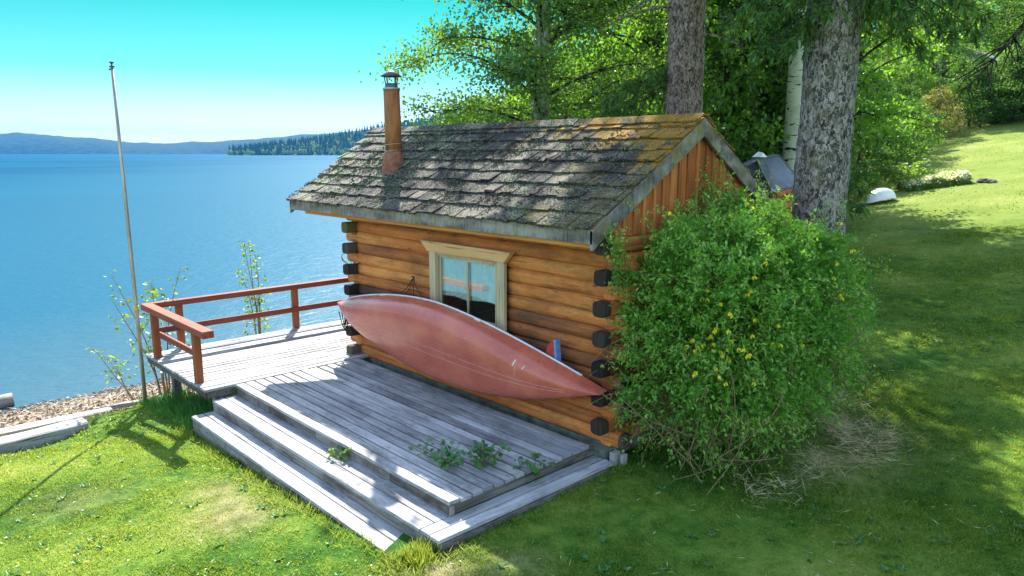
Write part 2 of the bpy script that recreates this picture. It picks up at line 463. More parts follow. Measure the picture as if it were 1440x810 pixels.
# ------------------------------------------------------------------ terrain
_PD=[-200,-30,-8,0,1.2,2.5,2.85,3.15,5.3,10,14,40,400]
_PZ=[-6,-4.5,-2.3,-1.3,-1.12,-.92,-.86,-.66,-.5,-.25,-.17,.5,12]
_GY=[-400,-60,-20,-6,-2,0,2,8,13,20,30,41,55,100,200,600]
_GZ=[-6,-1.5,-.5,-.05,0,.03,.12,.72,1.15,1.75,3.1,4.75,7,15,34,70]
def shore_x(y):
    return -9.9-1.15*np.log1p(np.exp(np.clip((y-6)/1.5,-30,30)))*1.5 - .12*np.maximum(0,-4-y)
def ground_z(x,y):
    x=np.asarray(x,float);y=np.asarray(y,float)
    d=x-shore_x(y)
    prof=np.interp(d,_PD,_PZ)
    prof=prof-.21*np.clip((-3.1-y)/.8,0,1)*np.clip((5.0-d)/1.6,0,1)*np.clip((d-2.9)/.5,0,1)
    g=sum(np.interp(y+o,_GY,_GZ) for o in (-2,-1,0,1,2))/5
    k=np.clip(d/9,0,1);k=k*k*(3-2*k)
    m=np.clip((y-6)/10,0,1);m=m*m*(3-2*m)
    return prof+g*k+.05*(x+3)*m*np.clip(d/5,0,1)*np.clip(1-(y-60)/60,0,1)+.012*np.sin(x*1.3+y*.7)*np.sin(y*1.1-x*.4)*k


CAM = np.array([4.6835, -5.8238, 3.0571])
YAW, PITCH, FPX = 0.8166, 0.1830, 1024.84
FW = np.array([-math.sin(YAW) * math.cos(PITCH), math.cos(YAW) * math.cos(PITCH), -math.sin(PITCH)])
RT = np.array([math.cos(YAW), math.sin(YAW), 0.0])
UP = np.cross(RT, FW)
cam = bpy.data.cameras.new("camera"); camo = bpy.data.objects.new("camera", cam); COL.objects.link(camo)
camo.matrix_world = Matrix(((RT[0], UP[0], -FW[0], CAM[0]), (RT[1], UP[1], -FW[1], CAM[1]), (RT[2], UP[2], -FW[2], CAM[2]), (0, 0, 0, 1)))
cam.sensor_width = 36; cam.lens = FPX * 36 / 1440; cam.clip_start = .05; cam.clip_end = 20000
SC.camera = camo


def along(lat, t):
    """plan position of something seen at lateral tangent lat and depth t from where the photographer hovered"""
    d = FW + RT * lat
    return CAM[0] + t * d[0], CAM[1] + t * d[1]


# ------------------------------------------------------------------ light
SUN_AZ, SUN_EL = math.radians(53.7), math.radians(42.0)      # azimuth counted from +y towards -x
SDIR = Vector((-math.cos(SUN_EL) * math.sin(SUN_AZ), math.cos(SUN_EL) * math.cos(SUN_AZ), math.sin(SUN_EL)))
sun = bpy.data.lights.new("sun", 'SUN'); sun.energy = 3.0; sun.angle = math.radians(.53); sun.color = (1.0, .955, .87)
suno = bpy.data.objects.new("sun", sun); COL.objects.link(suno); suno.rotation_euler = (-SDIR).to_track_quat('-Z', 'Y').to_euler()
suno.location = (-20, 15, 40)
W = bpy.data.worlds.new("World"); SC.world = W; W.use_nodes = True
wt = W.node_tree; wt.nodes.clear()
sky = nd(wt, 'ShaderNodeTexSky', sky_type='NISHITA', sun_disc=False, sun_elevation=SUN_EL, sun_rotation=-SUN_AZ, altitude=900.0, air_density=1.0, dust_density=.6, ozone_density=2.5)
# the low air over the lake is paler and cyan, as in the photograph; an added warm tint overhead and landward brightens the shaded front wall
wg = nd(wt, 'ShaderNodeTexCoord').outputs['Generated']
wz = nd(wt, 'ShaderNodeSeparateXYZ', {0: wg}).outputs[2]
lake_sky = ramp(wt, wz, [(0.0, (.29, .25, .30)), (.035, (.235, .24, .25)), (.10, (.075, .205, .150)), (.19, (.018, .178, .104)), (.38, (.68, .66, .58)), (.6, (1.15, .98, .80))])
land_sky = ramp(wt, wz, [(0.0, (.84, .72, .60)), (.3, (1.02, .85, .68)), (.6, (1.15, .98, .80))])
toward = nd(wt, 'ShaderNodeVectorMath', {0: wg, 1: (-.80, .60, 0.0)}, operation='DOT_PRODUCT').outputs['Value']
side = nd(wt, 'ShaderNodeMapRange', {0: toward, 1: -.25, 2: .45, 3: 0.0, 4: 1.0}).outputs[0]
tint = mix(wt, 1.0, sky.outputs[0], mix(wt, side, land_sky, lake_sky), 'MULTIPLY')
bg = nd(wt, 'ShaderNodeBackground', {'Color': tint, 'Strength': .15})
nd(wt, 'ShaderNodeOutputWorld', {'Surface': bg.outputs[0]})
SC.view_settings.view_transform = 'Standard'; SC.view_settings.look = 'None'; SC.view_settings.exposure = 2.32; SC.view_settings.gamma = 1
SC.view_settings.use_curve_mapping = False
cy_ = SC.cycles
cy_.max_bounces = 7; cy_.diffuse_bounces = 3; cy_.glossy_bounces = 3; cy_.transmission_bounces = 4; cy_.transparent_max_bounces = 8
cy_.caustics_reflective = False; cy_.caustics_refractive = False
cy_.use_denoising = True
try:
    cy_.denoiser = 'OPENIMAGEDENOISE'
except Exception:
    pass
cy_.sample_clamp_indirect = 6


# ------------------------------------------------------------------ ground sheet: lawn and beach
def lawn_mat():
    m, nt = newmat('lawn_turf'); p = pos_(nt)
    a = noise_(nt, p, .55, 5, .6); b = noise_(nt, p, 5.5, 5, .7); c = noise_(nt, p, 60, 3, .7)
    f = math_(nt, 'ADD', math_(nt, 'MULTIPLY', a, .55), math_(nt, 'ADD', math_(nt, 'MULTIPLY', b, .35), math_(nt, 'MULTIPLY', c, .25)))
    col = ramp(nt, f, [(.40, (.010, .050, .006)), (.52, (.042, .125, .013)), (.63, (.15, .24, .03)), (.76, (.31, .33, .08))])
    yy = nd(nt, 'ShaderNodeSeparateXYZ', {0: p}).outputs[1]     # full sun on the open slope is painted as paler turf
    dry = nd(nt, 'ShaderNodeMapRange', {0: math_(nt, 'ADD', yy, math_(nt, 'MULTIPLY', a, 3.0)), 1: 12.0, 2: 18.0, 3: 0.0, 4: 1.0}).outputs[0]  # mask of the painted sunlight on the far slope
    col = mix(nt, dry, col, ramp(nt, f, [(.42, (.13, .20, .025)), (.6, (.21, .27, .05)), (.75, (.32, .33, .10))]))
    col = mix(nt, tone_(nt), col, ramp(nt, b, [(.35, (.16, .13, .05)), (.6, (.38, .30, .17))]))
    surf(nt, col, .95, bump_(nt, math_(nt, 'ADD', b, c), .8, .04), .1)
    return m


def beach_mat():
    m, nt = newmat('gravel_beach'); p = pos_(nt)
    v = nd(nt, 'ShaderNodeTexVoronoi', {'Vector': p, 'Scale': 17.0}); n = noise_(nt, p, 3.0, 5, .65)
    col = ramp(nt, nd(nt, 'ShaderNodeSeparateColor', {0: v.outputs['Color']}).outputs[0], [(0, (.13, .095, .06)), (.4, (.26, .20, .14)), (.75, (.36, .28, .19)), (1, (.42, .40, .36))])
    col = mix(nt, ramp(nt, n, [(.42, 0.0), (.62, .6)]), col, (.16, .105, .06))
    sz = nd(nt, 'ShaderNodeSeparateXYZ', {0: p})
    wet = ramp(nt, math_(nt, 'MULTIPLY_ADD', sz.outputs[2], 4.0, 5.2), [(.0, 1.0), (.35, 0.0)])
    col = mix(nt, math_(nt, 'MULTIPLY', wet, .7), col, (.06, .055, .04))
    surf(nt, col, .8, bump_(nt, v.outputs['Distance'], .8, .03), .25)
    return m


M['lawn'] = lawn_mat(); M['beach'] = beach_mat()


def axis_pts(lo, hi, step, far):
    a = [lo - far * ((i / 22) ** 2.6) for i in range(22, 0, -1)]
    b = list(np.arange(lo, hi, step))
    c = [hi + far * ((i / 22) ** 2.6) for i in range(0, 23)]
    return np.array(a + b + c)


gx = axis_pts(-26, 16, .3, 900); gy = axis_pts(-14, 48, .3, 900)
GX, GY = np.meshgrid(gx, gy, indexing='ij')
GZ = ground_z(GX, GY)
nx, ny = GX.shape
VV = np.stack([GX, GY, GZ], -1).reshape(-1, 3)
ii, jj = np.meshgrid(np.arange(nx - 1), np.arange(ny - 1), indexing='ij')
FF = np.stack([ii * ny + jj, (ii + 1) * ny + jj, (ii + 1) * ny + jj + 1, ii * ny + jj + 1], -1).reshape(-1, 4)
cen = VV[FF].mean(1); dsh = cen[:, 0] - shore_x(cen[:, 1])
isb = dsh < 3.0 - 1.6 * np.clip((cen[:, 1] - 3) / 4, 0, 1)


def patch(x, y, cx, cy, r):
    return np.clip(1.25 - np.hypot(x - cx, y - cy) / r, 0, 1)


def dryness(x, y):
    return np.clip(.75 * patch(x, y, -1.9, -3.35, .5) + .7 * patch(x, y, -2.6, -3.2, .35) + .85 * patch(x, y, .35, -2.62, .4) + .5 * patch(x, y, .75, -2.1, .3) + .35 * patch(x, y, 1.8, 2.2, .9) + .5 * patch(x, y, 1.9, 1.2, .6) + .3 * patch(x, y, -3.5, -4.3, .5), 0, 1)


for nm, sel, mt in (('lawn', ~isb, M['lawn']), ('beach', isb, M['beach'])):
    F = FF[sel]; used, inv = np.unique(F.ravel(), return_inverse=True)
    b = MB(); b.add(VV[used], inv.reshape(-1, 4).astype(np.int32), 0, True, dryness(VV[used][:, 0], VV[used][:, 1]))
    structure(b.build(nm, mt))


# ------------------------------------------------------------------ lake
def water_mat():
    m, nt = newmat('lake_water'); p = pos_(nt)
    sx = nd(nt, 'ShaderNodeSeparateXYZ', {0: p})
    dv = nd(nt, 'ShaderNodeVectorMath', {0: p, 1: tuple(CAM)}, operation='DISTANCE').outputs['Value']
    w1 = noise_(nt, scaled(nt, p, (1.0, .55, 1)), 2.2, 4, .6, .4)
    w2 = noise_(nt, scaled(nt, p, (1.0, .5, 1)), 7.5, 3, .55, .3)
    w3 = noise_(nt, scaled(nt, p, (.02, .008, 1)), 1.0, 4, .6)
    h = math_(nt, 'ADD', math_(nt, 'MULTIPLY', w1, 1.0), math_(nt, 'MULTIPLY', w2, .35))
    deep = ramp(nt, w3, [(.32, (.000, .048, .098)), (.68, (.000, .085, .148))])
    # paler towards the shore, greener and darker over the shallows by the beach
    sh = math_(nt, 'ADD', math_(nt, 'MULTIPLY', sx.outputs[0], -1.0), math_(nt, 'MULTIPLY_ADD', math_(nt, 'MAXIMUM', math_(nt, 'ADD', sx.outputs[1], -5.0), 0.0), -1.15, -10.0))
    near_band = nd(nt, 'ShaderNodeMapRange', {0: sh, 1: 20.0, 2: 190.0, 3: 1.0, 4: 0.0}).outputs[0]
    edge = nd(nt, 'ShaderNodeMapRange', {0: sh, 1: 0.0, 2: 9.0, 3: 1.0, 4: 0.0}).outputs[0]
    col = mix(nt, near_band, deep, (.014, .086, .136))
    col = mix(nt, math_(nt, 'MULTIPLY', edge, .75), col, (.05, .105, .13))
    nb = nd(nt, 'ShaderNodeBump', {'Height': h, 'Strength': .40, 'Distance': .12}).outputs['Normal']
    df = nd(nt, 'ShaderNodeBsdfDiffuse', {'Color': col, 'Normal': nd(nt, 'ShaderNodeBump', {'Height': h, 'Strength': .45, 'Distance': .15}).outputs['Normal']}); gs = nd(nt, 'ShaderNodeBsdfGlossy', {'Color': (.75, .9, 1, 1), 'Roughness': .30, 'Normal': nb})
    fr = nd(nt, 'ShaderNodeFresnel', {'IOR': 1.33, 'Normal': nb}).outputs[0]
    s = nd(nt, 'ShaderNodeMixShader', {'Fac': math_(nt, 'MINIMUM', math_(nt, 'MULTIPLY', fr, .25), .040), 1: df.outputs[0], 2: gs.outputs[0]})
    nd(nt, 'ShaderNodeOutputMaterial', {'Surface': s.outputs[0]})
    return m


M['water'] = water_mat()
b = MB()
wx = np.array([-9000, -3000, -800, -200, -60, -24, -8.0]); wy = np.array([-9000, -3000, -800, -200, -60, -20, 0, 20, 60, 200, 800, 3000, 9000.])
WX, WY = np.meshgrid(wx, wy, indexing='ij')
i2, j2 = np.meshgrid(np.arange(len(wx) - 1), np.arange(len(wy) - 1), indexing='ij'); k_ = len(wy)
b.add(np.stack([WX, WY, np.full_like(WX, -1.3)], -1).reshape(-1, 3), np.stack([i2 * k_ + j2, (i2 + 1) * k_ + j2, (i2 + 1) * k_ + j2 + 1, i2 * k_ + j2 + 1], -1).reshape(-1, 4))
structure(b.build('lake', M['water']))


# ------------------------------------------------------------------ far shore
def hill_mat(name, a, c, s):
    m, nt = newmat(name); p = pos_(nt)
    n = noise_(nt, scaled(nt, p, (1, 1, 2)), s, 6, .7)
    surf(nt, ramp(nt, n, [(.35, a), (.7, c)]), .95, bump_(nt, n, .8, 8), .05)
    return m


M['hill'] = hill_mat('wooded_hills', (.010, .028, .016), (.035, .075, .03), .03)
M['hill2'] = hill_mat('wooded_point', (.03, .06, .015), (.10, .16, .04), .05)


def hills(name, prof, t0, depth, mt, seed, rough):
    """a ridge across the lake; prof = (lateral tangent, crest height in m)"""
    lats = np.linspace(prof[0][0], prof[-1][0], 260)
    hh = np.interp(lats, [q[0] for q in prof], [q[1] for q in prof])
    rows = np.array([0, .04, .15, .35, .6, .85, 1.0, 1.3, 1.8]); hs = np.array([0, .10, .35, .62, .85, .97, 1.0, .8, .0])
    V = []
    for i, (l, h) in enumerate(zip(lats, hh)):
        for r, k in zip(rows, hs):
            x, y = along(l, t0 + depth * r)
            z = -1.4 + h * k + rough * k * (mnoise.noise(Vector((x * .006, y * .006, seed))) + .5 * mnoise.noise(Vector((x * .02, y * .02, seed))))
            V.append((x, y, z))
    n = len(rows); i, j = np.meshgrid(np.arange(len(lats) - 1), np.arange(n - 1), indexing='ij')
    F = np.stack([i * n + j, (i + 1) * n + j, (i + 1) * n + j + 1, i * n + j + 1], -1).reshape(-1, 4)
    b = MB(); b.add(V, F, 0, True)
    return structure(b.build(name, mt))


def lat(u): return (u - 720) / FPX


hills('far_hills', [(lat(-900), 60), (lat(-500), 90), (lat(-200), 70), (lat(0), 92), (lat(45), 101), (lat(100), 94), (lat(150), 80), (lat(200), 58), (lat(250), 54), (lat(300), 60), (lat(360), 72), (lat(440), 92), (lat(540), 125), (lat(700), 150)], 3300, 500, M['hill'], 3.0, 9)
hills('wooded_point', [(lat(325), 0), (lat(350), 4), (lat(400), 14), (lat(440), 24), (lat(480), 34), (lat(540), 52), (lat(620), 72), (lat(760), 95)], 1500, 260, M['hill2'], 8.0, 4)
# conifer wood on the point: reads as one mass
b = MB(); th = np.linspace(0, 2 * PI, 6, endpoint=False)
for k in range(2600):
    u = 335 + 300 * rng.random() ** .85
    r = rng.random()
    hc = np.interp(u, [325, 350, 400, 440, 480, 540, 620, 760], [0, 4, 14, 24, 34, 52, 72, 95]) * np.interp(r, [0, .04, .15, .35, .6, .85, 1.0], [0, .10, .35, .62, .85, .97, 1.0])
    x, y = along(lat(u), 1500 + 260 * r)
    con = rng.random() < .45
    h = rng.uniform(12, 24) if con else rng.uniform(6, 11)
    w = h * (.14 if con else .45)
    z0 = -1.5 + hc
    if con:
        v = [(x, y, z0 + h)] + [(x + w * math.cos(a), y + w * math.sin(a), z0) for a in th]
        b.add(v, [(0, i + 1, (i + 1) % 6 + 1) for i in range(6)], 0, False, .2)
    else:
        v = [(x, y, z0 + h)] + [(x + w * .6 * math.cos(a), y + w * .6 * math.sin(a), z0 + h * .8) for a in th] + [(x + w * math.cos(a), y + w * math.sin(a), z0 + h * .3) for a in th]
        b.add(v, [(0, i + 1, (i + 1) % 6 + 1) for i in range(6)] + [(i + 1, i + 7, (i + 1) % 6 + 7, (i + 1) % 6 + 1) for i in range(6)], 0, True, .8)
m, nt = newmat('point_forest'); f = math_(nt, 'ADD', math_(nt, 'MULTIPLY', tone_(nt), .7), math_(nt, 'MULTIPLY', rand_(nt), .3))
surf(nt, ramp(nt, f, [(.1, (.025, .06, .03)), (.45, (.06, .11, .04)), (.9, (.16, .23, .06))]), .95, None, .05)
structure(b.build('forest', m), 'stuff')

# the air over the lake: far hills fade to blue
b = MB(); b.box((-1500, 1500, 140), (17000, 17000, 300))
m, nt = newmat('lake_air'); v_ = nd(nt, 'ShaderNodeVolumePrincipled', {'Color': (.03, .34, .90, 1), 'Density': .00009, 'Anisotropy': 0.0})
nd(nt, 'ShaderNodeOutputMaterial', {'Volume': v_.outputs[0]})
structure(b.build('haze', m), 'stuff')


# ------------------------------------------------------------------ log cabin
EV_Y, RIDGE_Y, BACK_Y = -.38, 1.50, 3.38
RZ, SL = 3.45, .60
XE, XEL, XRL = .055, -6.30, -6.72       # gable edge, lake-end edge at the eave and at the ridge
CORNER_L, CW = -5.09, 3.0


def roof_z(y): return RZ - SL * abs(y - RIDGE_Y)
def left_edge(y): return XEL + (XRL - XEL) * (1 - abs(y - RIDGE_Y) / 1.88)


cabin = thing('log_cabin', 'small orange log cabin with mossy shake roof beside the lake', 'cabin', (-2.5, 1.5, -.04))


def log_line(mb, axis, a, b, c, z, r, tone, ends=(False, False), endmat=1, seed=0, dark=.11, sq=2.9):
    """one log along axis 0/1 from a to b at cross position c, height z"""
    L = b - a; n = max(10, int(L / .22)); s = np.linspace(a, b, n)
    extra = []
    if ends[0]: extra += [a + dark, a + dark + .015, a + .006]
    if ends[1]: extra += [b - dark, b - dark - .015, b - .006]
    s = np.unique(np.concatenate([s, extra]))
    pts = np.zeros((len(s), 3)); o = 1 - axis
    wob = np.array([mnoise.noise(Vector((q * .8, seed * 3.7, 1))) for q in s]); wob2 = np.array([mnoise.noise(Vector((q * .8, seed * 3.7, 9))) for q in s])
    pts[:, axis] = s; pts[:, o] = c + .010 * wob; pts[:, 2] = z + .007 * wob2
    rr = r * (1 + .06 * np.array([mnoise.noise(Vector((q * 1.1, seed * 5.1, 4))) for q in s]))
    if ends[0]: rr[0] *= .93
    if ends[1]: rr[-1] *= .93
    # one tube, with its end faces in the dark material
    f0 = len(mb.F)
    mb.tube(pts, rr, 20, 0, True, True, tone, None, sq)
    body, mt, sm = mb.F[f0]
    ring = (np.arange(len(body)) // 20); mid = (s[:-1] + s[1:]) / 2
    dk = np.zeros(len(s) - 1, bool)
    if ends[0]: dk |= mid < a + dark + .012
    if ends[1]: dk |= mid > b - dark - .012
    sel = dk[ring]
    mb.F[f0] = (body[~sel], 0, True)
    if sel.any(): mb.F.append((body[sel], endmat, True))
    for q in (f0 + 1, f0 + 2):
        mb.F[q] = (mb.F[q][0], endmat if (ends[0] if q == f0 + 1 else ends[1]) else 0, False)


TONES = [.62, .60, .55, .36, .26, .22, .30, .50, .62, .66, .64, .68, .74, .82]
front = MB(); left = MB(); right = MB(); back = MB()
for k in range(14):
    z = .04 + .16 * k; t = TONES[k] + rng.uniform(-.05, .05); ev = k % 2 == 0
    a = CORNER_L + (.075 if ev else -.15); b_ = .20 if ev else -.10
    if 6 <= k <= 10:
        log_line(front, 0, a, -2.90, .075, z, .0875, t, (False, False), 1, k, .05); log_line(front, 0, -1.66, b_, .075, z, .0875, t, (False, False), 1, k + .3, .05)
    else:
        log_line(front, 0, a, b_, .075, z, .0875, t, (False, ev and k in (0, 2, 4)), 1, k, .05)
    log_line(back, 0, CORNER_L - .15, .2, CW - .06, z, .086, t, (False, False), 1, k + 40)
    # right gable wall: passes forward on odd courses, left wall on even ones
    a, e = (-.18, True) if not ev else (-.01, False)
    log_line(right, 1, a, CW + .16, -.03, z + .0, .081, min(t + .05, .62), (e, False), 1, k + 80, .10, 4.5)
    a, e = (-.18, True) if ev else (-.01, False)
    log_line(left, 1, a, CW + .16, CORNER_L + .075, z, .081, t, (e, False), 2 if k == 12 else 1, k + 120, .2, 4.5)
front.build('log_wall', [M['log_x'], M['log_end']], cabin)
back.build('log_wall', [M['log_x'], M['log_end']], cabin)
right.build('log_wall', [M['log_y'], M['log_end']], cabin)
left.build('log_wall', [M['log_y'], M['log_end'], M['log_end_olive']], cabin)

b = MB()      # sill and blocks under the walls
b.box((-2.42, .10, -.17), (5.0, .14, .24), mat=0); b.box((-.06, 1.55, -.17), (.12, 2.7, .24), mat=0); b.box((-2.5, 2.9, -.17), (5.0, .12, .24)); b.box((-4.98, 1.5, -.17), (.12, 2.7, .24))
b.box((-.10, -.045, -.155), (.30, .14, .20), mat=0)
b.box((.115, -.03, -.17), (.07, .11, .22), mat=1); b.box((.19, .02, -.18), (.05, .08, .2), mat=1)
b.build('foundation', [M['found'], M['concrete']], cabin, bevel=.006)
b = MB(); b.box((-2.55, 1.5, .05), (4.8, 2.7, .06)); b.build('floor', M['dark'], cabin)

# gable boards (board and batten), both ends
for xx, sgn in ((-.035, 1), (CORNER_L + .09, -1)):
    b = MB(); y = .02
    while y < CW - .03:
        w = rng.uniform(.14, .19); y1 = min(y + w, CW - .02)
        zt = [roof_z(y) - .045, roof_z(y1) - .045]
        poly = [(y + .004, 2.20), (y1 - .004, 2.20), (y1 - .004, zt[1])] + ([(RIDGE_Y, RZ - .045)] if y < RIDGE_Y < y1 else []) + [(y + .004, zt[0])]
        b.prism(poly, 0, xx - .012, xx + .012, tone=rng.uniform(.3, .72))
        if y1 < CW - .1:
            zb = roof_z(y1) - .05
            b.prism([(y1 - .022, 2.22), (y1 + .022, 2.22), (y1 + .022, zb - .012), (y1 - .022, zb - .012)], 0, xx + sgn * .0135, xx + sgn * .034, tone=rng.uniform(.35, .8))
        y = y1
    b.prism([(.0, 2.17), (CW, 2.17), (CW, 2.215), (.0, 2.215)], 0, xx + sgn * .0145, xx + sgn * .045, tone=.3)
    b.build('gable_boards', M['gable'], cabin)


# roof: sheathing, shakes, fascia, barge boards, ridge cap
def slope_pt(s, side, lift):
    """s = distance from the ridge in plan; side -1 front, +1 back"""
    return RIDGE_Y + side * s, RZ - SL * s + lift


roofp = MB(); nrm = np.array([0, 0, 1])
ca, sa = 1 / math.hypot(1, SL), SL / math.hypot(1, SL)
for side in (-1, 1):
    v = []
    for s in (0, 1.86):
        y, z = slope_pt(s, side, .0)
        xl = XRL + (XEL - XRL) * s / 1.88
        v += [(xl + .03, y, z - .035), (XE - .03, y, z - .035), (xl + .03, y, z - .005), (XE - .03, y, z - .005)]
    roofp.add(v, [(0, 1, 5, 4), (2, 6, 7, 3), (0, 2, 3, 1), (4, 5, 7, 6), (0, 4, 6, 2), (1, 3, 7, 5)], 0, False, .45)
roof = roofp.build('roof', M['soffit'], cabin)

CS = 1.90 / 9
for side in (-1, 1):
    b = MB()
    for c in range(9):
        s_top, s_bot = CS * c - .06, CS * (c + 1) + (.02 if c == 8 else 0)
        x = left_edge(RIDGE_Y - side * 0 + side * s_bot) + rng.uniform(-.02, 0)
        while x < XE - .02:
            w = rng.choice([rng.uniform(.08, .13), rng.uniform(.12, .19), rng.uniform(.18, .26)])
            w = min(w, XE + rng.uniform(-.01, .01) - x)
            if w < .03: break
            th = rng.uniform(.014, .030) * (1.25 if c == 8 else 1); ex = rng.uniform(-.022, .016); lift = rng.uniform(0, .008) + (.014 if rng.random() < .12 else 0)
            skew = rng.uniform(-.006, .006)
            v = []
            for (s, l0, l1) in ((max(0.0, s_top), .0, .006), (s_bot + ex, .012 + lift, .012 + lift + th)):
                for xx_ in (x + .003, x + w - .003):
                    y, z = slope_pt(s, side, 0)
                    for l in (l0, l1):
                        v.append((xx_ + (skew if s > s_top + .05 else 0), y + side * sa * l, z + ca * l))
            # order: top(xL lo,hi, xR lo,hi), bottom(...)
            f = [(1, 3, 7, 5), (0, 4, 6, 2), (4, 5, 7, 6), (0, 1, 5, 4), (2, 6, 7, 3), (0, 2, 3, 1)]
            b.add(v, f, 0, False, rng.random())
            x += w
    b.build('shakes', M['shake'], roof)
# ridge cap of overlapping boards
b = MB(); x = XRL - .02
while x < XE + .0:
    w = min(rng.uniform(.20, .32), XE + .02 - x)
    if w < .05: break
    for side in (-1, 1):
        l = rng.uniform(.03, .036); t2 = rng.uniform(.014, .022); e = .135 + rng.uniform(-.012, .012)
        v = []
        for s, ll in ((0 if side < 0 else .004, l + (.006 if side < 0 else 0)), (e, l)):
            for xx_ in (x + .002, x + w - .002):
                y, z = slope_pt(s, side, 0)
                for q in (ll, ll + t2): v.append((xx_, y + side * sa * q, z + ca * q))
        b.add(v, [(1, 3, 7, 5), (0, 4, 6, 2), (4, 5, 7, 6), (0, 1, 5, 4), (2, 6, 7, 3), (0, 2, 3, 1)], 0, False, rng.random())
    x += w
b.build('ridge_cap', M['shake'], roof)

# moss and lichen cushions standing up from the shakes
n = 9000
sx_ = rng.uniform(-6.4, .0, n); ss = rng.uniform(.15, 1.88, n)
keep = np.array([mnoise.noise(Vector((a * 1.6, c * 2.2, 3))) + .35 * mnoise.noise(Vector((a * 6, c * 8, 5))) - .06 * a - .22 for a, c in zip(sx_, ss)]) > rng.uniform(-.25, .35, n)
sx_, ss = sx_[keep], ss[keep]
P0 = np.stack([sx_, RIDGE_Y - ss, RZ - SL * ss + .030], -1)
b = MB()
for rep in range(3):
    D = rng.normal(size=P0.shape) * [1, 1, .35] + [0, -.12, .45]; N = rng.normal(size=P0.shape)
    b.leaves(P0 + rng.normal(size=P0.shape) * [.012, .012, .002], D, N, rng.uniform(.012, .034, len(P0)), rng.uniform(.012, .03, len(P0)))
mo = b.build('moss', M['moss'], roof); mo['kind'] = 'stuff'

# fascia boards along both eaves, sub-fascia under them
for side in (-1, 1):
    y = RIDGE_Y + side * 1.88; zt = roof_z(y) + .0
    b = MB()
    x0 = XEL + .02
    for x1 in (-3.75, -1.02, -.28, XE):
        b.box(((x0 + x1) / 2, y, zt - .075 + rng.uniform(-.002, .002)), (x1 - x0 - .004, .030, .148), tone=rng.uniform(.3, .7)); x0 = x1
    b.build('fascia_board', M['fascia'], roof, bevel=.004)
    b = MB(); b.box(((XEL + .45 + XE - .01) / 2, y - side * .035, zt - .135), (XE - .01 - XEL - .45, .032, .115), tone=.72)
    b.build('sub_fascia', M['soffit'], roof)
# barge boards at both ends
for side in (-1, 1):
    for end in (0, 1):
        b = MB()
        pts = []
        for s in (0.0, 1.895):
            y, z = slope_pt(s, side, 0)
            x = XE if end == 0 else XRL + (XEL - XRL) * s / 1.88
            pts.append((x, y, z))
        v = []
        for (x, y, z) in pts:
            for dx in ((-.036, .004) if end == 0 else (-.004, .036)):
                for dz in (-.205, -.003): v.append((x + dx, y, z + dz))
        b.add(v, [(0, 1, 3, 2), (4, 6, 7, 5), (0, 4, 5, 1), (2, 3, 7, 6), (0, 2, 6, 4), (1, 5, 7, 3)], 0, False, .4)
        b.build('barge_board', M['fascia'], roof, bevel=.004)
for y in (.08, RIDGE_Y, 2.92):     # purlins and plates carrying the lake-end overhang
    z = roof_z(y) - .10
    b = MB(); b.tube([(-6.2, y, z), (-4.6, y, z)], [.06, .06], 12, tone=.6)
    b.build('purlin', M['log_x'], roof)

# flue pipe through the front slope
fx, fy = -4.59, .46; fz = roof_z(fy)
ch = MB()
ch.tube([(fx - .002, fy + .01, fz + .22), (fx - .008, fy + .01, fz + .6), (fx - .02, fy + .012, fz + 1.16)], [.124, .122, .120], 28, 0, True, True)
chim = ch.build('chimney', M['rust'], cabin)
b = MB(); b.lathe([(.195, -.14), (.178, .03), (.142, .20), (.128, .255), (.1235, .258)], (fx, fy, fz), 28); b.build('flashing_cone', M['rust_flare'], chim)
b = MB()
for dz in (.268, .36):
    a = np.linspace(0, 2 * PI, 25); b.tube(np.stack([fx - .004 + .127 * np.cos(a), fy + .01 + .127 * np.sin(a), fz + dz + .012 * np.sin(a * 1 + 1)], -1), .0055, 6, cap=False)
b.build('tie_wire', M['tin'], chim)
b = MB(); b.lathe([(.118, 1.145), (.127, 1.145), (.127, 1.178), (.1, 1.18)], (fx - .02, fy + .012, fz), 28); b.build('collar', M['tin'], chim)
b = MB(); cx_, cy2, cz_ = fx - .021, fy + .012, fz + 1.175
b.lathe([(.092, 0), (.094, .012), (.094, .06), (.086, .062), (.084, 0)], (cx_, cy2, cz_), 24)
for k in range(4):
    a = k * PI / 2 + .4; b.bar((cx_ + .09 * math.cos(a), cy2 + .09 * math.sin(a), cz_ + .03), (cx_ + .125 * math.cos(a), cy2 + .125 * math.sin(a), cz_ + .185), .022, .006)
b.lathe([(.0, .262), (.02, .256), (.155, .168), (.155, .162), (.02, .245), (.0, .25)], (cx_, cy2, cz_), 28)
b.build('rain_cap', M['cap_metal'], chim)

# window on the front wall
win = MB()
YF = -.055
win.prism([(-3.20, 1.925), (-1.42, 1.925), (-1.555, 1.785), (-3.03, 1.785)], 1, YF - .055, YF + .02, 0, .62)
wnd = win.build('window', M['trim'], cabin, bevel=.004)
for x0, x1 in ((-3.01, -2.885), (-1.675, -1.55)):
    b = MB(); b.box(((x0 + x1) / 2, YF - .02, 1.37), (x1 - x0, .05, .826), tone=.62)
    b.build('side_trim', M['trim_z'], wnd, bevel=.003)
b = MB(); b.box((-2.28, YF - .03, .93), (1.50, .09, .05), tone=.45); b.build('sill', M['trim'], wnd, bevel=.004)
fr = MB()
for (x0, x1, z0, z1) in ((-2.884, -2.85, .956, 1.784), (-1.71, -1.676, .956, 1.784), (-2.849, -1.711, 1.750, 1.784), (-2.849, -1.711, .956, .99)):
    fr.box(((x0 + x1) / 2, YF + .005, (z0 + z1) / 2), (x1 - x0, .055, z1 - z0), tone=.45)
fr.build('window_frame', M['trim_z'], wnd)
gl, gnt = newmat('window_glass')
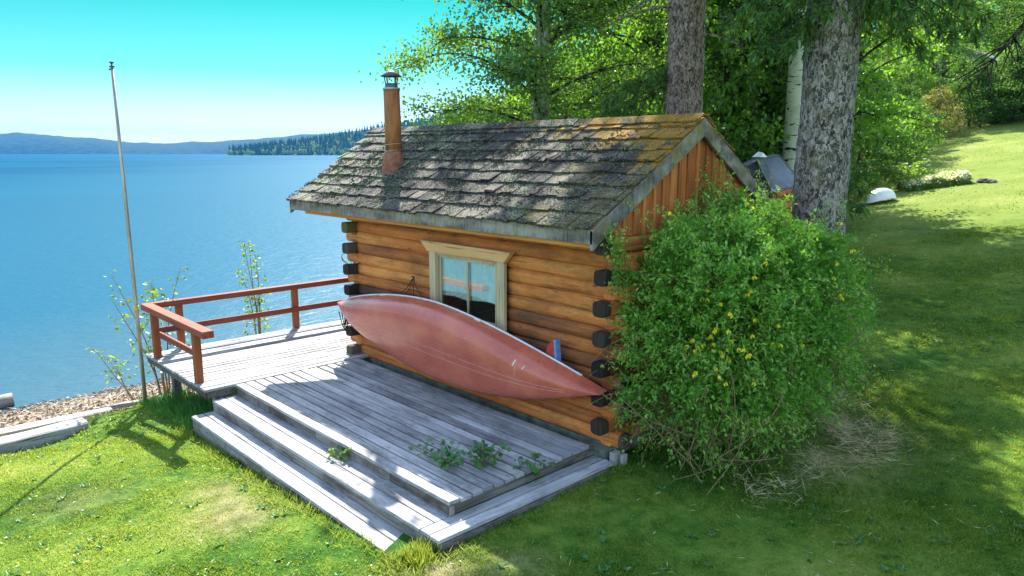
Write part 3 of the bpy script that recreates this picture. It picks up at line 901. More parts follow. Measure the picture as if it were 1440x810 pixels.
lw = nd(gnt, 'ShaderNodeFresnel', {'IOR': 1.5})
tr = nd(gnt, 'ShaderNodeBsdfTransparent', {'Color': (.96, .99, .97, 1)}); go = nd(gnt, 'ShaderNodeBsdfGlossy', {'Roughness': .03, 'Color': (.95, 1, 1, 1)})
fm = math_(gnt, 'MULTIPLY_ADD', lw.outputs[0], .55, .02, True)
nd(gnt, 'ShaderNodeOutputMaterial', {'Surface': nd(gnt, 'ShaderNodeMixShader', {'Fac': fm, 1: tr.outputs[0], 2: go.outputs[0]}).outputs[0]})
for x0, x1, y in ((-2.849, -2.262, YF + .012), (-2.275, -1.711, YF - .004)):
    s = MB()
    for (a, c, e, f) in ((x0, x0 + .032, .99, 1.75), (x1 - .032, x1, .99, 1.75), (x0 + .032, x1 - .032, 1.722, 1.75), (x0 + .032, x1 - .032, .99, 1.02)):
        s.box(((a + c) / 2, y, (e + f) / 2), (c - a, .014, f - e), tone=.55)
    so = s.build('sash', M['trim_z'], wnd)
    g = MB(); g.box(((x0 + x1) / 2, y, 1.371), (x1 - x0 - .066, .005, .70)); g.build('glass_pane', gl, wnd)
b = MB()        # sheer curtains drawn over the upper part, rumpled cloth low down
for x0, x1, zb in ((-2.88, -2.28, 1.22), (-2.26, -1.68, 1.24)):
    xs = np.linspace(x0, x1, 40); rows = np.linspace(1.76, zb, 6)
    v = [(x, -.018 + .010 * math.sin(x * 60) + .006 * math.sin(x * 23 + z * 3), z + .01 * math.sin(x * 9)) for z in rows for x in xs]
    f = [(r * 40 + c, r * 40 + c + 1, r * 40 + 41 + c, r * 40 + 40 + c) for r in range(5) for c in range(39)]
    b.add(v, f, 0, True)
b.build('curtain', simple('pale_sheer', (.80, .88, .80), .9, .12, 14), wnd)

# ------------------------------------------------------------------ cord on the wall and the tie at the corner
b = MB()
hx, hz = -3.44, 1.385
b.tube([(hx, -.09, hz + .01), (hx, -.03, hz)], .008, 6)
for dx, dz in ((-.30, -.26), (-.15, -.24), (.04, -.26), (.22, -.22)):
    q = [(hx + dx * t, -.06 - .02 * t + (.02 if t in (0,) else 0), hz + dz * t - .05 * math.sin(PI * t) * (1 if abs(dx) > .1 else .2)) for t in np.linspace(0, 1, 8)]
    b.tube(q, .0055, 6)
tag(b.build('hanging_cord', M['black'], loc=(hx, -.06, hz)), 'thin black cord looped over a nail on the logs left of window', 'cord')
b = MB()
q = [(-5.14 + .05 * math.sin(t * 7), -.05 - .1 * math.sin(PI * t), 1.70 - .34 * t) for t in np.linspace(0, 1, 14)]
b.tube(q, .011, 7); q = [(p[0] + .03, p[1] - .02, p[2] - .01) for p in q]; b.tube(q, .009, 7)
tag(b.build('rope_tie', M['cord'], loc=(-5.14, -.08, 1.5)), 'pale rope hanging between dark log ends at lake corner of cabin', 'rope')

# ------------------------------------------------------------------ canoe
CN = dict(xl=-5.204, xr=.073, zl=.79, zr=.604, B=.52, p=1.771, q=.984, D=.313, m=5.051, n=1.197, phi=-.204, y0=-.244, e=3.352, sh=.117)


def hull_pt(s, th, grow=1.0, d=CN):
    s = np.asarray(s, float); th = np.asarray(th, float)
    b_ = d['B'] * (1 - np.abs(s) ** d['p']) ** d['q'] * grow; dd = d['D'] * (1 - np.abs(s) ** d['m']) ** d['n'] * grow
    c, si = np.cos(th), np.sin(th)
    ac = b_ * np.sign(c) * np.abs(c) ** (2 / d['e']); ou = dd * np.abs(si) ** (2 / d['e']) - d['sh'] * np.abs(s) ** 3 * (1 - np.abs(si))
    X = (d['xl'] + d['xr']) / 2 + s * (d['xr'] - d['xl']) / 2; zc = d['zl'] + (d['zr'] - d['zl']) * (s + 1) / 2
    return np.stack([X + 0 * th, d['y0'] - (ou * math.cos(d['phi']) - ac * math.sin(d['phi'])), zc + ac * math.cos(d['phi']) + ou * math.sin(d['phi'])], -1)


canoe = thing('canoe', 'long brick red canoe hung on its side against the front log wall', 'canoe', (-2.56, -.4, .15))
S_ = np.sin(np.linspace(-PI / 2, PI / 2, 121)) * .9995
TH = np.linspace(0, PI, 49)
sg, tg = np.meshgrid(S_, TH, indexing='ij')
hb = MB()
outer = hull_pt(sg, tg).reshape(-1, 3); inner = hull_pt(sg, tg, .975).reshape(-1, 3)
i, j = np.meshgrid(np.arange(120), np.arange(48), indexing='ij')
q = np.stack([i * 49 + j, i * 49 + j + 1, (i + 1) * 49 + j + 1, (i + 1) * 49 + j], -1).reshape(-1, 4)
hb.add(outer, q, 0, True); hb.add(inner, q[:, ::-1].copy(), 1, True)
hb.build('hull', [M['canoe'], M['gunwale']], canoe)
for th0 in (0.0, PI):
    g = MB(); ss_ = np.linspace(-.9, .885, 70)
    g.tube(hull_pt(ss_, np.full(70, th0)), .013, 8); g.build('gunwale', M['gunwale'], canoe)
g = MB()
for off in (-.018, .018):
    ss_ = np.linspace(-.93, .86, 90); pts = hull_pt(ss_, np.full(90, PI / 2 + off * (1.0)))
    g.tube(pts + np.array([0, .0012, 0]), .0038, 6)
g.build('keel_line', M['keelline'], canoe)
for s in (-.45, .3):
    a, c = hull_pt([s], [0.0])[0], hull_pt([s], [PI])[0]
    g = MB(); g.bar(a + [0, -.02, 0], c + [0, -.02, 0], .16, .02, up=(0, 1, 0)); g.build('thwart', M['white'], canoe)
g = MB()
for k, (dx, dz) in enumerate(((.0, -.20), (.06, -.24), (.13, -.21), (.2, -.16))):
    q = [(-5.06 + dx + .03 * math.sin(t * 4 + k), -.30 + .12 * t, .68 + dz * 1.3 * math.sin(PI * t) + dx * .3 * t) for t in np.linspace(0, 1, 12)]
    g.tube(q, .008, 6)
g.build('painter_rope', M['black'], canoe)
g = MB()   # white scuffs and a dribble near the right end
for s, th0, L, w_ in ((.622, .98, .15, .022), (.672, 1.02, .10, .018), (.630, 1.22, .30, .005)):
    t = np.linspace(-1, 1, 9); dth = L * t / 2 / .34
    cc = hull_pt(np.full(9, s) - .006 * t, th0 + dth); c2 = hull_pt(np.full(9, s + w_ / 2.6 * .5) - .006 * t, th0 + dth)
    tv = c2 - cc; tv /= np.linalg.norm(tv, axis=1)[:, None]; wv = (w_ / 2 * np.sqrt(np.clip(1 - t ** 2, .02, 1)) )[:, None]
    nrm_ = np.array([0, -.8, .6]) * .004
    v = np.concatenate([cc - tv * wv + nrm_, cc + tv * wv + nrm_]); f = [(k, k + 1, k + 10, k + 9) for k in range(8)]
    g.add(v, f)
g.build('scuff', simple('white_scuff', (.66, .50, .44), .6, .2, 40), canoe)

bun = MB()
bun.add([(-.78, -.19, .88), (-.70, -.22, .84), (-.62, -.20, .80), (-.63, -.19, 1.035), (-.72, -.20, 1.0), (-.78, -.1, .88), (-.70, -.1, .84), (-.62, -.1, .80), (-.63, -.1, 1.035), (-.72, -.1, 1.0)],
        [(0, 1, 2, 3, 4), (9, 8, 7, 6, 5), (0, 5, 6, 1), (1, 6, 7, 2), (2, 7, 8, 3), (3, 8, 9, 4), (4, 9, 5, 0)], 0)
bun.bar((-.605, -.16, .80), (-.63, -.16, 1.05), .085, .03, up=(1, 0, 0), mat=1)
tag(bun.build('bundle', [M['redpaint'], M['bluepaint']], loc=(-.68, -.15, .85), bevel=.008), 'small red and blue bundle wedged behind the right end of canoe', 'bundle')


# ------------------------------------------------------------------ deck
deck = thing('wooden_deck', 'weathered grey plank deck with wrap-around steps and red railing', 'deck', (-3.5, -1.2, -.3))
XS, XR, YD = -4.715, -.085, -2.105      # seam, right edge, front edge of the main platform


def boards(mb, axis, a, b, c0, c1, n, z, th, gap=.012, ragged=0.0):
    w = (c1 - c0) / n
    for k in range(n):
        p0, p1 = c0 + k * w, c0 + (k + 1) * w - gap * rng.uniform(.6, 1.6)
        L0, L1 = a + (rng.uniform(-ragged, ragged)), b + (rng.uniform(-ragged, ragged))
        zz = z - th / 2 + rng.uniform(-.003, .002); tn = rng.uniform(.40, .66)
        c = [0, 0, zz]; s = [0, 0, th]
        c[axis] = (L0 + L1) / 2; s[axis] = L1 - L0; c[1 - axis] = (p0 + p1) / 2; s[1 - axis] = p1 - p0
        R = np.eye(3) + np.array([[0, -1, 0], [1, 0, 0], [0, 0, 0]]) * rng.uniform(-.0006, .0006)
        mb.box(c, s, R, 0, tn)


b = MB(); boards(b, 0, XS + .012, XR, YD, -.20, 14, 0, .036, .018, .010)
main = b.build('main_platform', M['deck_x'], deck, bevel=.003)
b = MB()
x = XS + .02          # short fascia lengths under the front edge
for x1 in (-3.72, -2.55, -1.05, XR - .015):
    b.box(((x + x1) / 2, YD + .028, -.088), (x1 - x - .012, .03, .095), tone=rng.uniform(.35, .5)); x = x1
b.build('front_skirt', M['skirt_x'], main, bevel=.003)
b = MB(); b.box((XR - .03, (YD - .12) / 2, -.088), (.03, -.13 - YD, .095), tone=.28); b.box((XR - .012, YD + .03, -.085), (.03, .05, .09), tone=.5)
b.build('side_skirt', M['skirt_y'], main, bevel=.003)
b = MB(); b.box((-2.4, -1.1, -.16), (4.5, 1.85, .10), tone=.5); b.build('gap_shade_slab', M['dark'], main)  # solid near-black slab that puts shade into the gaps between boards

b = MB(); boards(b, 1, -2.495, 3.3, -7.02, XS, 18, 0, .036, .015, .006)
b.box((-7.10, .40, -.018), (.115, 5.79, .036), tone=.62)
side = b.build('lakeside_platform', M['deck_y'], deck, bevel=.004)
for y in (-2.20, -.6, 1.2, 3.0):
    b = MB(); b.bar((-7.0, y, -.115), (-4.8, y, -.115), .09, .15, tone=.25); b.build('beam', M['deck_x'], side)
b = MB(); b.bar((-7.06, -2.48, -.07), (XS - .02, -2.48, -.07), .03, .065, tone=.22); b.bar((-4.735, -2.47, -.075), (-4.735, -2.12, -.075), .03, .08, tone=.3)
b.build('side_skirt', M['skirt_x'], side)
for x, y in ((-6.75, -2.2), (-5.1, -2.2), (-6.75, 1.2), (-6.75, 3.0), (-6.75, -.6)):
    g = float(ground_z(x, y)); b = MB(); b.box((x, y, (g - .1 - .19) / 2), (.11, .11, .19 * 0 + (-.19 - g + .1)), tone=.25); b.build('support_post', M['deck_x'], side)

# steps
ST1, ST2, H1, H2 = -2.43, -2.725, -.136, -.272
b = MB()
xm = .055
for (y0, y1) in ((-2.43, -2.268), (-2.258, -2.085)):
    b.box(((-4.68 - .098) / 2, (y0 + y1) / 2, H1 - .018), (4.58, y1 - y0, .036), tone=rng.uniform(.48, .6))
up = b.build('upper_step', M['deck_x'], deck, bevel=.004)
b = MB(); boards(b, 1, -2.43, -.125, -.095, .190, 2, H1 + .002, .036, .012, .004); b.build('side_tread', M['deck_y'], up, bevel=.004)
b = MB()
b.box(((-4.68 + .19) / 2, ST1 + .022, H1 - .108), (4.83, .03, .14), tone=.5)
b.build('riser', M['skirt_x'], up, bevel=.003)
b = MB(); b.box((.172, -1.30, H1 - .075), (.03, 2.2, .07), tone=.35); b.box((.165, -1.30, H1 - .16), (.03, 2.2, .09), tone=.25); b.build('riser', M['skirt_y'], up, bevel=.003)
b = MB(); b.box((-4.665, -2.26, H1 - .11), (.03, .30, .145), tone=.6); b.build('end_board', M['skirt_y'], up, bevel=.003)
b = MB()
for (y0, y1) in ((-2.725, -2.575), (-2.565, -2.425)):
    b.box(((-4.64 - .06) / 2, (y0 + y1) / 2, H2 - .018), (4.58, y1 - y0, .036), tone=rng.uniform(.45, .58))
lo = b.build('lower_step', M['deck_x'], deck, bevel=.004)
b = MB(); b.box(((-4.635 - .065) / 2, ST2 + .022, H2 - .09), (4.55, .03, .105), tone=.5); b.box(((-4.635 - .065) / 2, ST2 + .026, H2 - .20), (4.55, .03, .11), tone=.42)
b.build('riser', M['skirt_x'], lo, bevel=.003)
b = MB(); b.box((-4.622, -2.56, H2 - .15), (.03, .30, .22), tone=.55); b.build('end_board', M['skirt_y'], lo, bevel=.003)

# railing
rail = MB(); rail.bar((-7.12, -2.43, .752), (-4.645, -2.43, .752), .15, .095, tone=.62)
ra = rail.build('railing', M['rail_x'], deck, bevel=.006)
b = MB(); b.bar((-7.11, -2.353, .752), (-7.11, 3.3, .752), .13, .085, tone=.55); b.build('top_rail', M['rail_y'], ra, bevel=.006)
b = MB(); b.bar((-7.11, -2.30, .345), (-7.11, 3.3, .345), .04, .09, tone=.5); b.build('mid_rail', M['rail_y'], ra, bevel=.004)
b = MB(); b.bar((-6.85, -2.385, .37), (-5.1, -2.385, .37), .04, .09, tone=.55); b.build('mid_rail', M['rail_x'], ra, bevel=.004)
for x, y in ((-6.80, -2.42), (-5.13, -2.42), (-7.19, -1.93), (-7.16, .03), (-7.16, 2.2)):
    b = MB(); b.box((x, y, .352), (.095, .095, .704), tone=.62); b.build('post', M['rail_z'], ra, bevel=.005)

# ------------------------------------------------------------------ flag pole
px, py = -6.70, -2.68; pz = float(ground_z(px, py))
pole = thing('flagpole', 'tall bare grey metal pole standing at the corner of the deck railing', 'pole', (px, py, pz))
b = MB(); b.tube([(px, py, pz - .1), (px - .01, py, pz + 1.6), (px - .03, py, pz + 3.2), (px - .07, py + .0, pz + 4.9)], [.028, .027, .024, .019], 16)
b.build('shaft', M['pole'], pole)
b = MB(); b.lathe([(0, .0), (.035, .0), (.035, .015), (.012, .02), (.012, .05), (.03, .055), (.03, .07), (0, .075)], (px - .07, py, pz + 4.89), 14); b.bar((px - .07, py, pz + 4.87), (px - .13, py - .02, pz + 4.86), .02, .02)
b.build('pulley_cap', M['cap_metal'], pole)
b = MB(); b.lathe([(.026, 0), (.033, 0), (.033, .10), (.026, .10)], (px - .01, py, pz + 1.42), 16); b.build('clamp', simple('yellow_tape', (.55, .38, .06), .6), pole)

# ------------------------------------------------------------------ driftwood timbers on the beach
def timber(name, label, p, q, w, h, seed, mat=M['drift']):
    p = np.array(p, float); q = np.array(q, float); L = np.linalg.norm(q - p); n = int(L / .12); d = (q - p) / L
    s = np.cross([0, 0, 1.0], d); V = []; prof = [(-.5, -.5), (-.5, .42), (-.42, .5), (-.05, .47), (.03, .5), (.42, .5), (.5, .42), (.5, -.5)]
    for i in range(n + 1):
        t = i / n; c = p + (q - p) * t
        e = 1 - .06 * max(0, (t - .97) / .03)
        for (a, b_) in prof:
            k = mnoise.noise(Vector((t * L * 2.2, a * 3 + seed, b_ * 3))) * .016
            V.append(c + s * (a * w * e + k) + np.array([0, 0, 1]) * (b_ * h + k * 1.2))
    m_ = len(prof); F = [(i * m_ + j, i * m_ + (j + 1) % m_, (i + 1) * m_ + (j + 1) % m_, (i + 1) * m_ + j) for i in range(n) for j in range(m_)]
    b = MB(); b.add(V, F, 0, False, .46); b.add(V[:m_], [tuple(range(m_))], 0, False, .4); b.add(V[-m_:], [tuple(range(m_ - 1, -1, -1))], 0, False, .4)
    o = b.build(name, mat, loc=p); tag(o, label, 'driftwood', 'driftwood timbers at the top of the beach'); return o


def gz(x, y): return float(ground_z(x, y))


timber('driftwood_timber', 'thick squared grey driftwood timber lying along the edge of lawn', (-6.56, -6.6, -.81), (-6.70, -3.50, -.79), .34, .22, 1)
timber('driftwood_timber', 'flat bleached driftwood plank half buried in gravel behind thick timber', (-7.40, -6.9, -.87), (-7.35, -3.0, -.86), .26, .12, 5)
timber('driftwood_timber', 'thin pale driftwood plank on gravel near the foot of pole', (-7.75, -3.15, -.90), (-7.55, -2.05, -.89), .10, .06, 8)
b = MB(); b.tube([(-10.35, -4.55, -1.27), (-10.28, -4.2, -1.23), (-10.25, -3.83, -1.2)], [.10, .13, .12], 10, tone=.3); tag(b.build('driftwood_stump', M['drift'], loc=(-10.3, -4.2, -1.3)), 'dark stubby log washed up at the waterline left of beach', 'driftwood')

# pebbles, chips and twigs strewn over the beach
n = 9000
xs = rng.uniform(-10.4, -6.75, n); ys = rng.uniform(-9, 1.5, n); zs = ground_z(xs, ys)
ok = (xs - shore_x(ys) > -.15) & (xs - shore_x(ys) < 3.0)
P = np.stack([xs, ys, zs + .004], -1)[ok]
th = rng.uniform(0, 2 * PI, len(P)); D = np.stack([np.cos(th), np.sin(th), rng.uniform(-.05, .25, len(P))], -1)
b = MB(); lng = rng.random(len(P)) < .35
N = rng.normal(size=P.shape) * .35 + [0, 0, 1]
b.leaves(P, D, N, np.where(lng, rng.uniform(.1, .3, len(P)), rng.uniform(.03, .08, len(P))), np.where(lng, .018, rng.uniform(.025, .06, len(P))), 0, .5, rng.random(len(P)))
m, nt = newmat('beach_chips'); surf(nt, ramp(nt, math_(nt, 'MULTIPLY_ADD', rand_(nt), .8, .1), [(.1, (.10, .07, .045)), (.4, (.26, .19, .12)), (.7, (.42, .34, .24)), (1, (.55, .52, .46))]), .85, None, .15)
structure(b.build('gravel', m), 'stuff')


# ------------------------------------------------------------------ small plants
def unit(v): return v / (np.linalg.norm(v, axis=-1, keepdims=True) + 1e-9)


def round_leaf(mb, c, d, n, size, mat=0):
    """one broad leaf of six corners"""
    d = d / np.linalg.norm(d); s = np.cross(d, n); s /= np.linalg.norm(s) + 1e-9; up_ = np.cross(s, d)
    pr = [(0, 0, 0), (.28, .42, .10), (.62, .40, .08), (1, 0, -.08), (.62, -.40, .08), (.28, -.42, .10)]
    mb.add([c + size * (a * d + b_ * s + e * up_) for a, b_, e in pr], [(0, 1, 2, 3), (0, 3, 4, 5)], mat, True)


def sapling(name, label, x, y, h, nst, seed, leafn, size, mat, group=None, base=None, spread=.16, start=.3, lean=(0, 0), cat='sapling'):
    r = np.random.default_rng(seed); z = gz(x, y) if base is None else base
    t = thing(name, label, cat, (x, y, z), group); st = MB(); lf = MB()
    for s in range(nst):
        a = r.uniform(0, 2 * PI); hh = h * r.uniform(.6, 1.0) if s else h; o = spread * r.random()
        u = np.linspace(0, 1, 14); drift = spread * r.uniform(.2, 1.2)
        path = np.stack([x + o * math.cos(a) * (.3 + u) + drift * math.cos(a) * u ** 2 + lean[0] * u + .02 * np.sin(u * 7 + s), y + o * math.sin(a) * (.3 + u) + drift * math.sin(a) * u ** 2 + lean[1] * u + .02 * np.cos(u * 6 + s), z - .03 + hh * u], -1)
        st.tube(path, np.linspace(.004 + .0055 * h, .0025, 14), 6, 0)
        for k in range(leafn):
            q = r.uniform(start, 1.0); i_ = min(12, int(q * 13)); f = q * 13 - i_; c = path[i_] * (1 - f) + path[i_ + 1] * f
            aa = r.uniform(0, 2 * PI); L = r.uniform(.3, 1.0) * spread * 1.2 * (1.25 - q)
            e = c + np.array([math.cos(aa) * L, math.sin(aa) * L, L * .5])
            if L > .03: st.tube([c, (c + e) / 2 + [0, 0, .01], e], .0018, 4, 0, False)
            for w_ in range(r.integers(1, 3)):
                d = np.array([math.cos(aa), math.sin(aa), -.2]) + r.normal(size=3) * .5
                round_leaf(lf, e, d, np.array([0, 0, 1.0]) + r.normal(size=3) * .6, size * r.uniform(.7, 1.25))
    st.build('stem', M['greenstem'] if cat != 'sapling' else M['twig'], t); lf.build('foliage', mat, t)
    return t


sapling('poplar_sapling', 'loose leafy sapling with yellow green leaves directly behind the pole', -7.75, -2.05, 2.25, 7, 3, 34, .062, M['lf_sap'], 'saplings on the bank below the deck', spread=.34, start=.25)
sapling('poplar_sapling', 'slender upright sapling seen through the middle of lakeside railing', -8.55, .02, 2.55, 5, 9, 44, .060, M['lf_sap'], 'saplings on the bank below the deck', spread=.24, start=.3, lean=(-.15, 0))
sapling('poplar_sapling', 'short leaning sapling with sparse leaves left of the pole foot', -8.0, -2.45, 1.05, 3, 21, 20, .055, M['lf_sap'], 'saplings on the bank below the deck', spread=.25, start=.35, lean=(-.25, -.15))
sapling('poplar_sapling', 'low dark leaved shoot on the bank under deck corner', -7.35, -1.6, .95, 4, 31, 14, .05, M['lf_weed'], 'saplings on the bank below the deck', spread=.2, start=.3)
sapling('deck_weed', 'leafy weed growing through main platform, nearest to the front edge', -.75, -1.62, .20, 9, 41, 8, .050, M['lf_weed'], 'weeds growing through the deck boards', 0.0, .17, .2, cat='weed')
sapling('deck_weed', 'weed with dark round leaves in the middle of the platform clump', -.47, -1.36, .26, 9, 43, 8, .052, M['lf_weed'], 'weeds growing through the deck boards', 0.0, .16, .2, cat='weed')
sapling('deck_weed', 'sparse weed at the right edge of platform nearest the cabin', -.16, -.98, .26, 6, 47, 9, .046, M['lf_weed'], 'weeds growing through the deck boards', -.12, .14, .2, cat='weed')
sapling('deck_weed', 'small yellow green weed sprouting from the upper step tread', -1.93, -2.17, .15, 5, 53, 7, .048, M['lf_sap'], 'weeds growing through the deck boards', -.136, .10, .2, cat='weed')

# ------------------------------------------------------------------ the flowering bush on the gable wall
BC, BR = np.array([.84, 1.33, 1.15]), np.array([.82, 1.44, 1.34])
br = np.random.default_rng(5)
bush = thing('flowering_bush', 'huge tangled green climbing bush with yellow flowers against the gable wall', 'bush', (.86, 1.42, -.15))


def bush_surf(n, shrink=1.0):
    d = unit(br.normal(size=(n * 3, 3))); e = 3.7
    k = (np.abs(d) ** e).sum(1) ** (-1 / e)
    p = d * k[:, None] * shrink
    lump = np.array([mnoise.noise(Vector((q[0] * 1.9 + 3, q[1] * 2.6, q[2] * 2.2))) for q in p])
    lump2 = np.array([mnoise.noise(Vector((q[0] * 5 + 9, q[1] * 6, q[2] * 5))) for q in p])
    p = p * (.96 + .30 * lump[:, None] + .15 * lump2[:, None])
    w = p * BR + BC
    # thin and recess the foot of the bush, round its shoulders
    lowf = np.clip((.75 - w[:, 2]) / .9, 0, 1)
    w[:, 0] = w[:, 0] - .30 * lowf * np.clip(p[:, 0], 0, 1); 
    sh = np.clip((w[:, 2] - 1.7) / .8, 0, 1)
    w[:, 1] = np.where(w[:, 1] > 1.4, w[:, 1] - sh * .45 * (w[:, 1] - 1.4) / 1.6, w[:, 1]); w[:, 2] -= .22 * np.clip(p[:, 0], 0, 1) * sh + .20 * np.clip(p[:, 1], 0, 1) * sh
    keep = (w[:, 0] > .07) | (br.random(len(w)) < .04)
    keep &= (w[:, 2] > -.1) & (br.random(len(w)) < np.clip(.25 + (w[:, 2] + .1) / .9, 0, 1))
    keep &= ~((w[:, 0] < .3) & (w[:, 1] < .1) & (w[:, 2] < .5))
    return w[keep][:n], unit(d[keep][:n] / BR)


tops, outs = bush_surf(2300)
lf = MB(); st = MB()
nshoot = len(tops); T = 12
L = np.where(br.random(nshoot) < .16, br.uniform(.6, .95, nshoot), br.uniform(.26, .6, nshoot))
base = tops - outs * (L * .72)[:, None] - np.array([0, 0, .06])
dir0 = unit(outs + np.array([0, 0, .65]) + br.normal(size=outs.shape) * .45)
droop = br.uniform(.12, .5, nshoot)
u = np.linspace(0, 1, T)
path = base[:, None, :] + dir0[:, None, :] * (L[:, None] * u)[:, :, None] - np.array([0, 0, 1.0]) * (droop[:, None] * L[:, None] * u ** 2)[:, :, None]
path += .02 * np.sin(u * 9)[None, :, None] * br.normal(size=(nshoot, 1, 3))
dens = np.clip(.35 + path[:, :, 2] / 1.0, .22, 1)
for rep in range(6):
    sel = (br.random((nshoot, T)) < dens * .62) & (u[None, :] > .1)
    P = path[sel]
    tan = np.gradient(path, axis=1)[sel]
    D = unit(tan) * .6 + br.normal(size=P.shape) * .75 + [0, 0, -.15]
    N = br.normal(size=P.shape) * .7 + [0, 0, .9]
    P = P + br.normal(size=P.shape) * .022
    kq = ~((P[:, 1] < -.10) & (P[:, 0] < .26) & (P[:, 2] < 1.9)) | (br.random(len(P)) < .12); P, D, N = P[kq], D[kq], N[kq]
    lf.leaves(P, D, N, br.uniform(.034, .074, len(P)), br.uniform(.016, .033, len(P)), 0, .18)
# long young shoots arching out of the mass
yt = br.permutation(nshoot)[:230]; yL = br.uniform(.35, .85, 230); yd = unit(outs[yt] + br.normal(size=(230, 3)) * .5 + [0, 0, .9]); uu = np.linspace(0, 1, 16)
yp = (tops[yt] - outs[yt] * .15)[:, None, :] + yd[:, None, :] * (yL[:, None] * uu)[:, :, None] - np.array([0, 0, 1.0]) * (br.uniform(.15, .9, 230)[:, None] * yL[:, None] * uu ** 2)[:, :, None]
for rep in range(4):
    P = yp[:, 2:].reshape(-1, 3); P = P[(br.random(len(P)) < .8) & ~((P[:, 1] < -.10) & (P[:, 0] < .26))]; P = P + br.normal(size=P.shape) * .016
    D = br.normal(size=P.shape) * .8 + [.2, -.1, .1]; lf.leaves(P, D, br.normal(size=P.shape) * .7 + [0, 0, .9], br.uniform(.026, .055, len(P)), br.uniform(.011, .022, len(P)), 1, .18)
for k in range(230):
    st.tube(yp[k][::3], .0026, 4, 0, False)
for k in range(0, nshoot, 2):
    st.tube(path[k][::3], .0028, 4, 0, False)
# inner thatch of old dry vines, showing low down
for k in range(300):
    a = np.array([br.uniform(.15, 1.35), br.uniform(-.05, 3.0), br.uniform(-.15, .3)]); e = a + np.array([br.normal() * .4, br.normal() * .6, br.uniform(.3, 1.3)])
    mid = (a + e) / 2 + br.normal(size=3) * [.2, .2, .12]
    q = [(1 - t) ** 2 * a + 2 * t * (1 - t) * mid + t * t * e for t in np.linspace(0, 1, 9)]
    st.tube(q, br.uniform(.002, .006), 5, 0, False)
# trailing shoots climbing the boards and the barge board
for (x, y, z, h_) in ((.10, 1.35, 2.25, .62), (.12, 1.62, 2.2, .75), (.10, 1.9, 2.1, .55), (.14, 1.45, 2.25, .5), (.1, .9, 2.1, .4), (.16, 2.3, 2.0, .45), (.12, -.16, 1.75, .60), (.18, -.2, 1.7, .55), (.14, -.10, 1.5, .7), (.22, -.1, 1.7, .6)):
    u2 = np.linspace(0, 1, 34); q = np.stack([x + .04 * np.sin(u2 * 6 + z), y + .08 * np.sin(u2 * 5 + y * 3), z + h_ * u2], -1); st.tube(q[::4], .0035, 4, 0, False)
    for rep in range(5):
        P = q + br.normal(size=q.shape) * [.03, .045, .03]; D = br.normal(size=q.shape) + [.3, 0, .2]
        lf.leaves(P, D, br.normal(size=q.shape) + [.3, 0, .8], br.uniform(.03, .055, len(q)), br.uniform(.014, .024, len(q)), 0, .18)
lf.build('foliage', [M['lf_bush'], M['lf_young']], bush); st.build('stems', M['twig'], bush)
fb = MB()
for k in range(4):
    a = k * PI / 2; d = np.array([math.cos(a), math.sin(a), 0]); s_ = np.array([-math.sin(a), math.cos(a), 0])
    fb.add([(0, 0, 0), d * .016 + s_ * .013 + [0, 0, -.016], d * .024 + [0, 0, -.046], d * .016 - s_ * .013 + [0, 0, -.016]], [(0, 1, 2, 3)])
fm_ = fb.mesh('flower', M['yellow'])
sel = tops[(outs[:, 0] > .1) & (tops[:, 2] > .9) | ((outs[:, 1] < -.3) & (tops[:, 2] > .9))]
sel = sel[np.argsort(np.array([-mnoise.noise(Vector((q[0] * 1.3, q[1] * 1.3, q[2] * 1.3 + 7))) for q in sel]) + br.random(len(sel)) * 1.1)][:64]
osel = unit((sel - BC) / BR)
for k, (p, o_) in enumerate(zip(sel, osel)):
    f = bpy.data.objects.new('flower', fm_); COL.objects.link(f); f.parent = bush
    f.location = Vector(p + o_ * .05 - ORG[bush.name]); f.rotation_euler = (br.normal() * .4, br.normal() * .4, br.uniform(0, 6)); f.scale = (.95,) * 3

# bleached dead grass round its foot
n = 9000
a = br.uniform(-.95, 1.6, n); rr_ = br.uniform(.74, 1.16, n) + .10 * np.sin(a * 5)
rr_ = rr_ + br.normal(size=n) * .13; X = .85 + 1.0 * rr_ * np.cos(a); Y = 1.5 + 1.5 * rr_ * np.sin(a); 
k = br.random(n) < np.array([.55 + 1.3 * mnoise.noise(Vector((q * 3.1, w * 3.1, 4))) for q, w in zip(X, Y)]) * np.clip(.18 + .75 * patch(X, Y, 1.95, 2.4, 1.1), 0, 1); X, Y = X[k], Y[k]
P = np.stack([X, Y, ground_z(X, Y) + br.uniform(0, .05, len(X))], -1); th = br.uniform(0, 2 * PI, len(X))
D = np.stack([np.cos(th) + .5, np.sin(th) - .3, br.uniform(.0, .55, len(X))], -1)
b = MB(); b.leaves(P, D, br.normal(size=P.shape) + [0, 0, .6], br.uniform(.07, .24, len(P)), br.uniform(.003, .006, len(P)), 0, .1)
structure(b.build('dry_grass', M['lf_dry']), 'stuff')


# ------------------------------------------------------------------ trees
def bez(a, m, e, n):
    t = np.linspace(0, 1, n)[:, None]
    return (1 - t) ** 2 * np.asarray(a) + 2 * t * (1 - t) * np.asarray(m) + t * t * np.asarray(e)


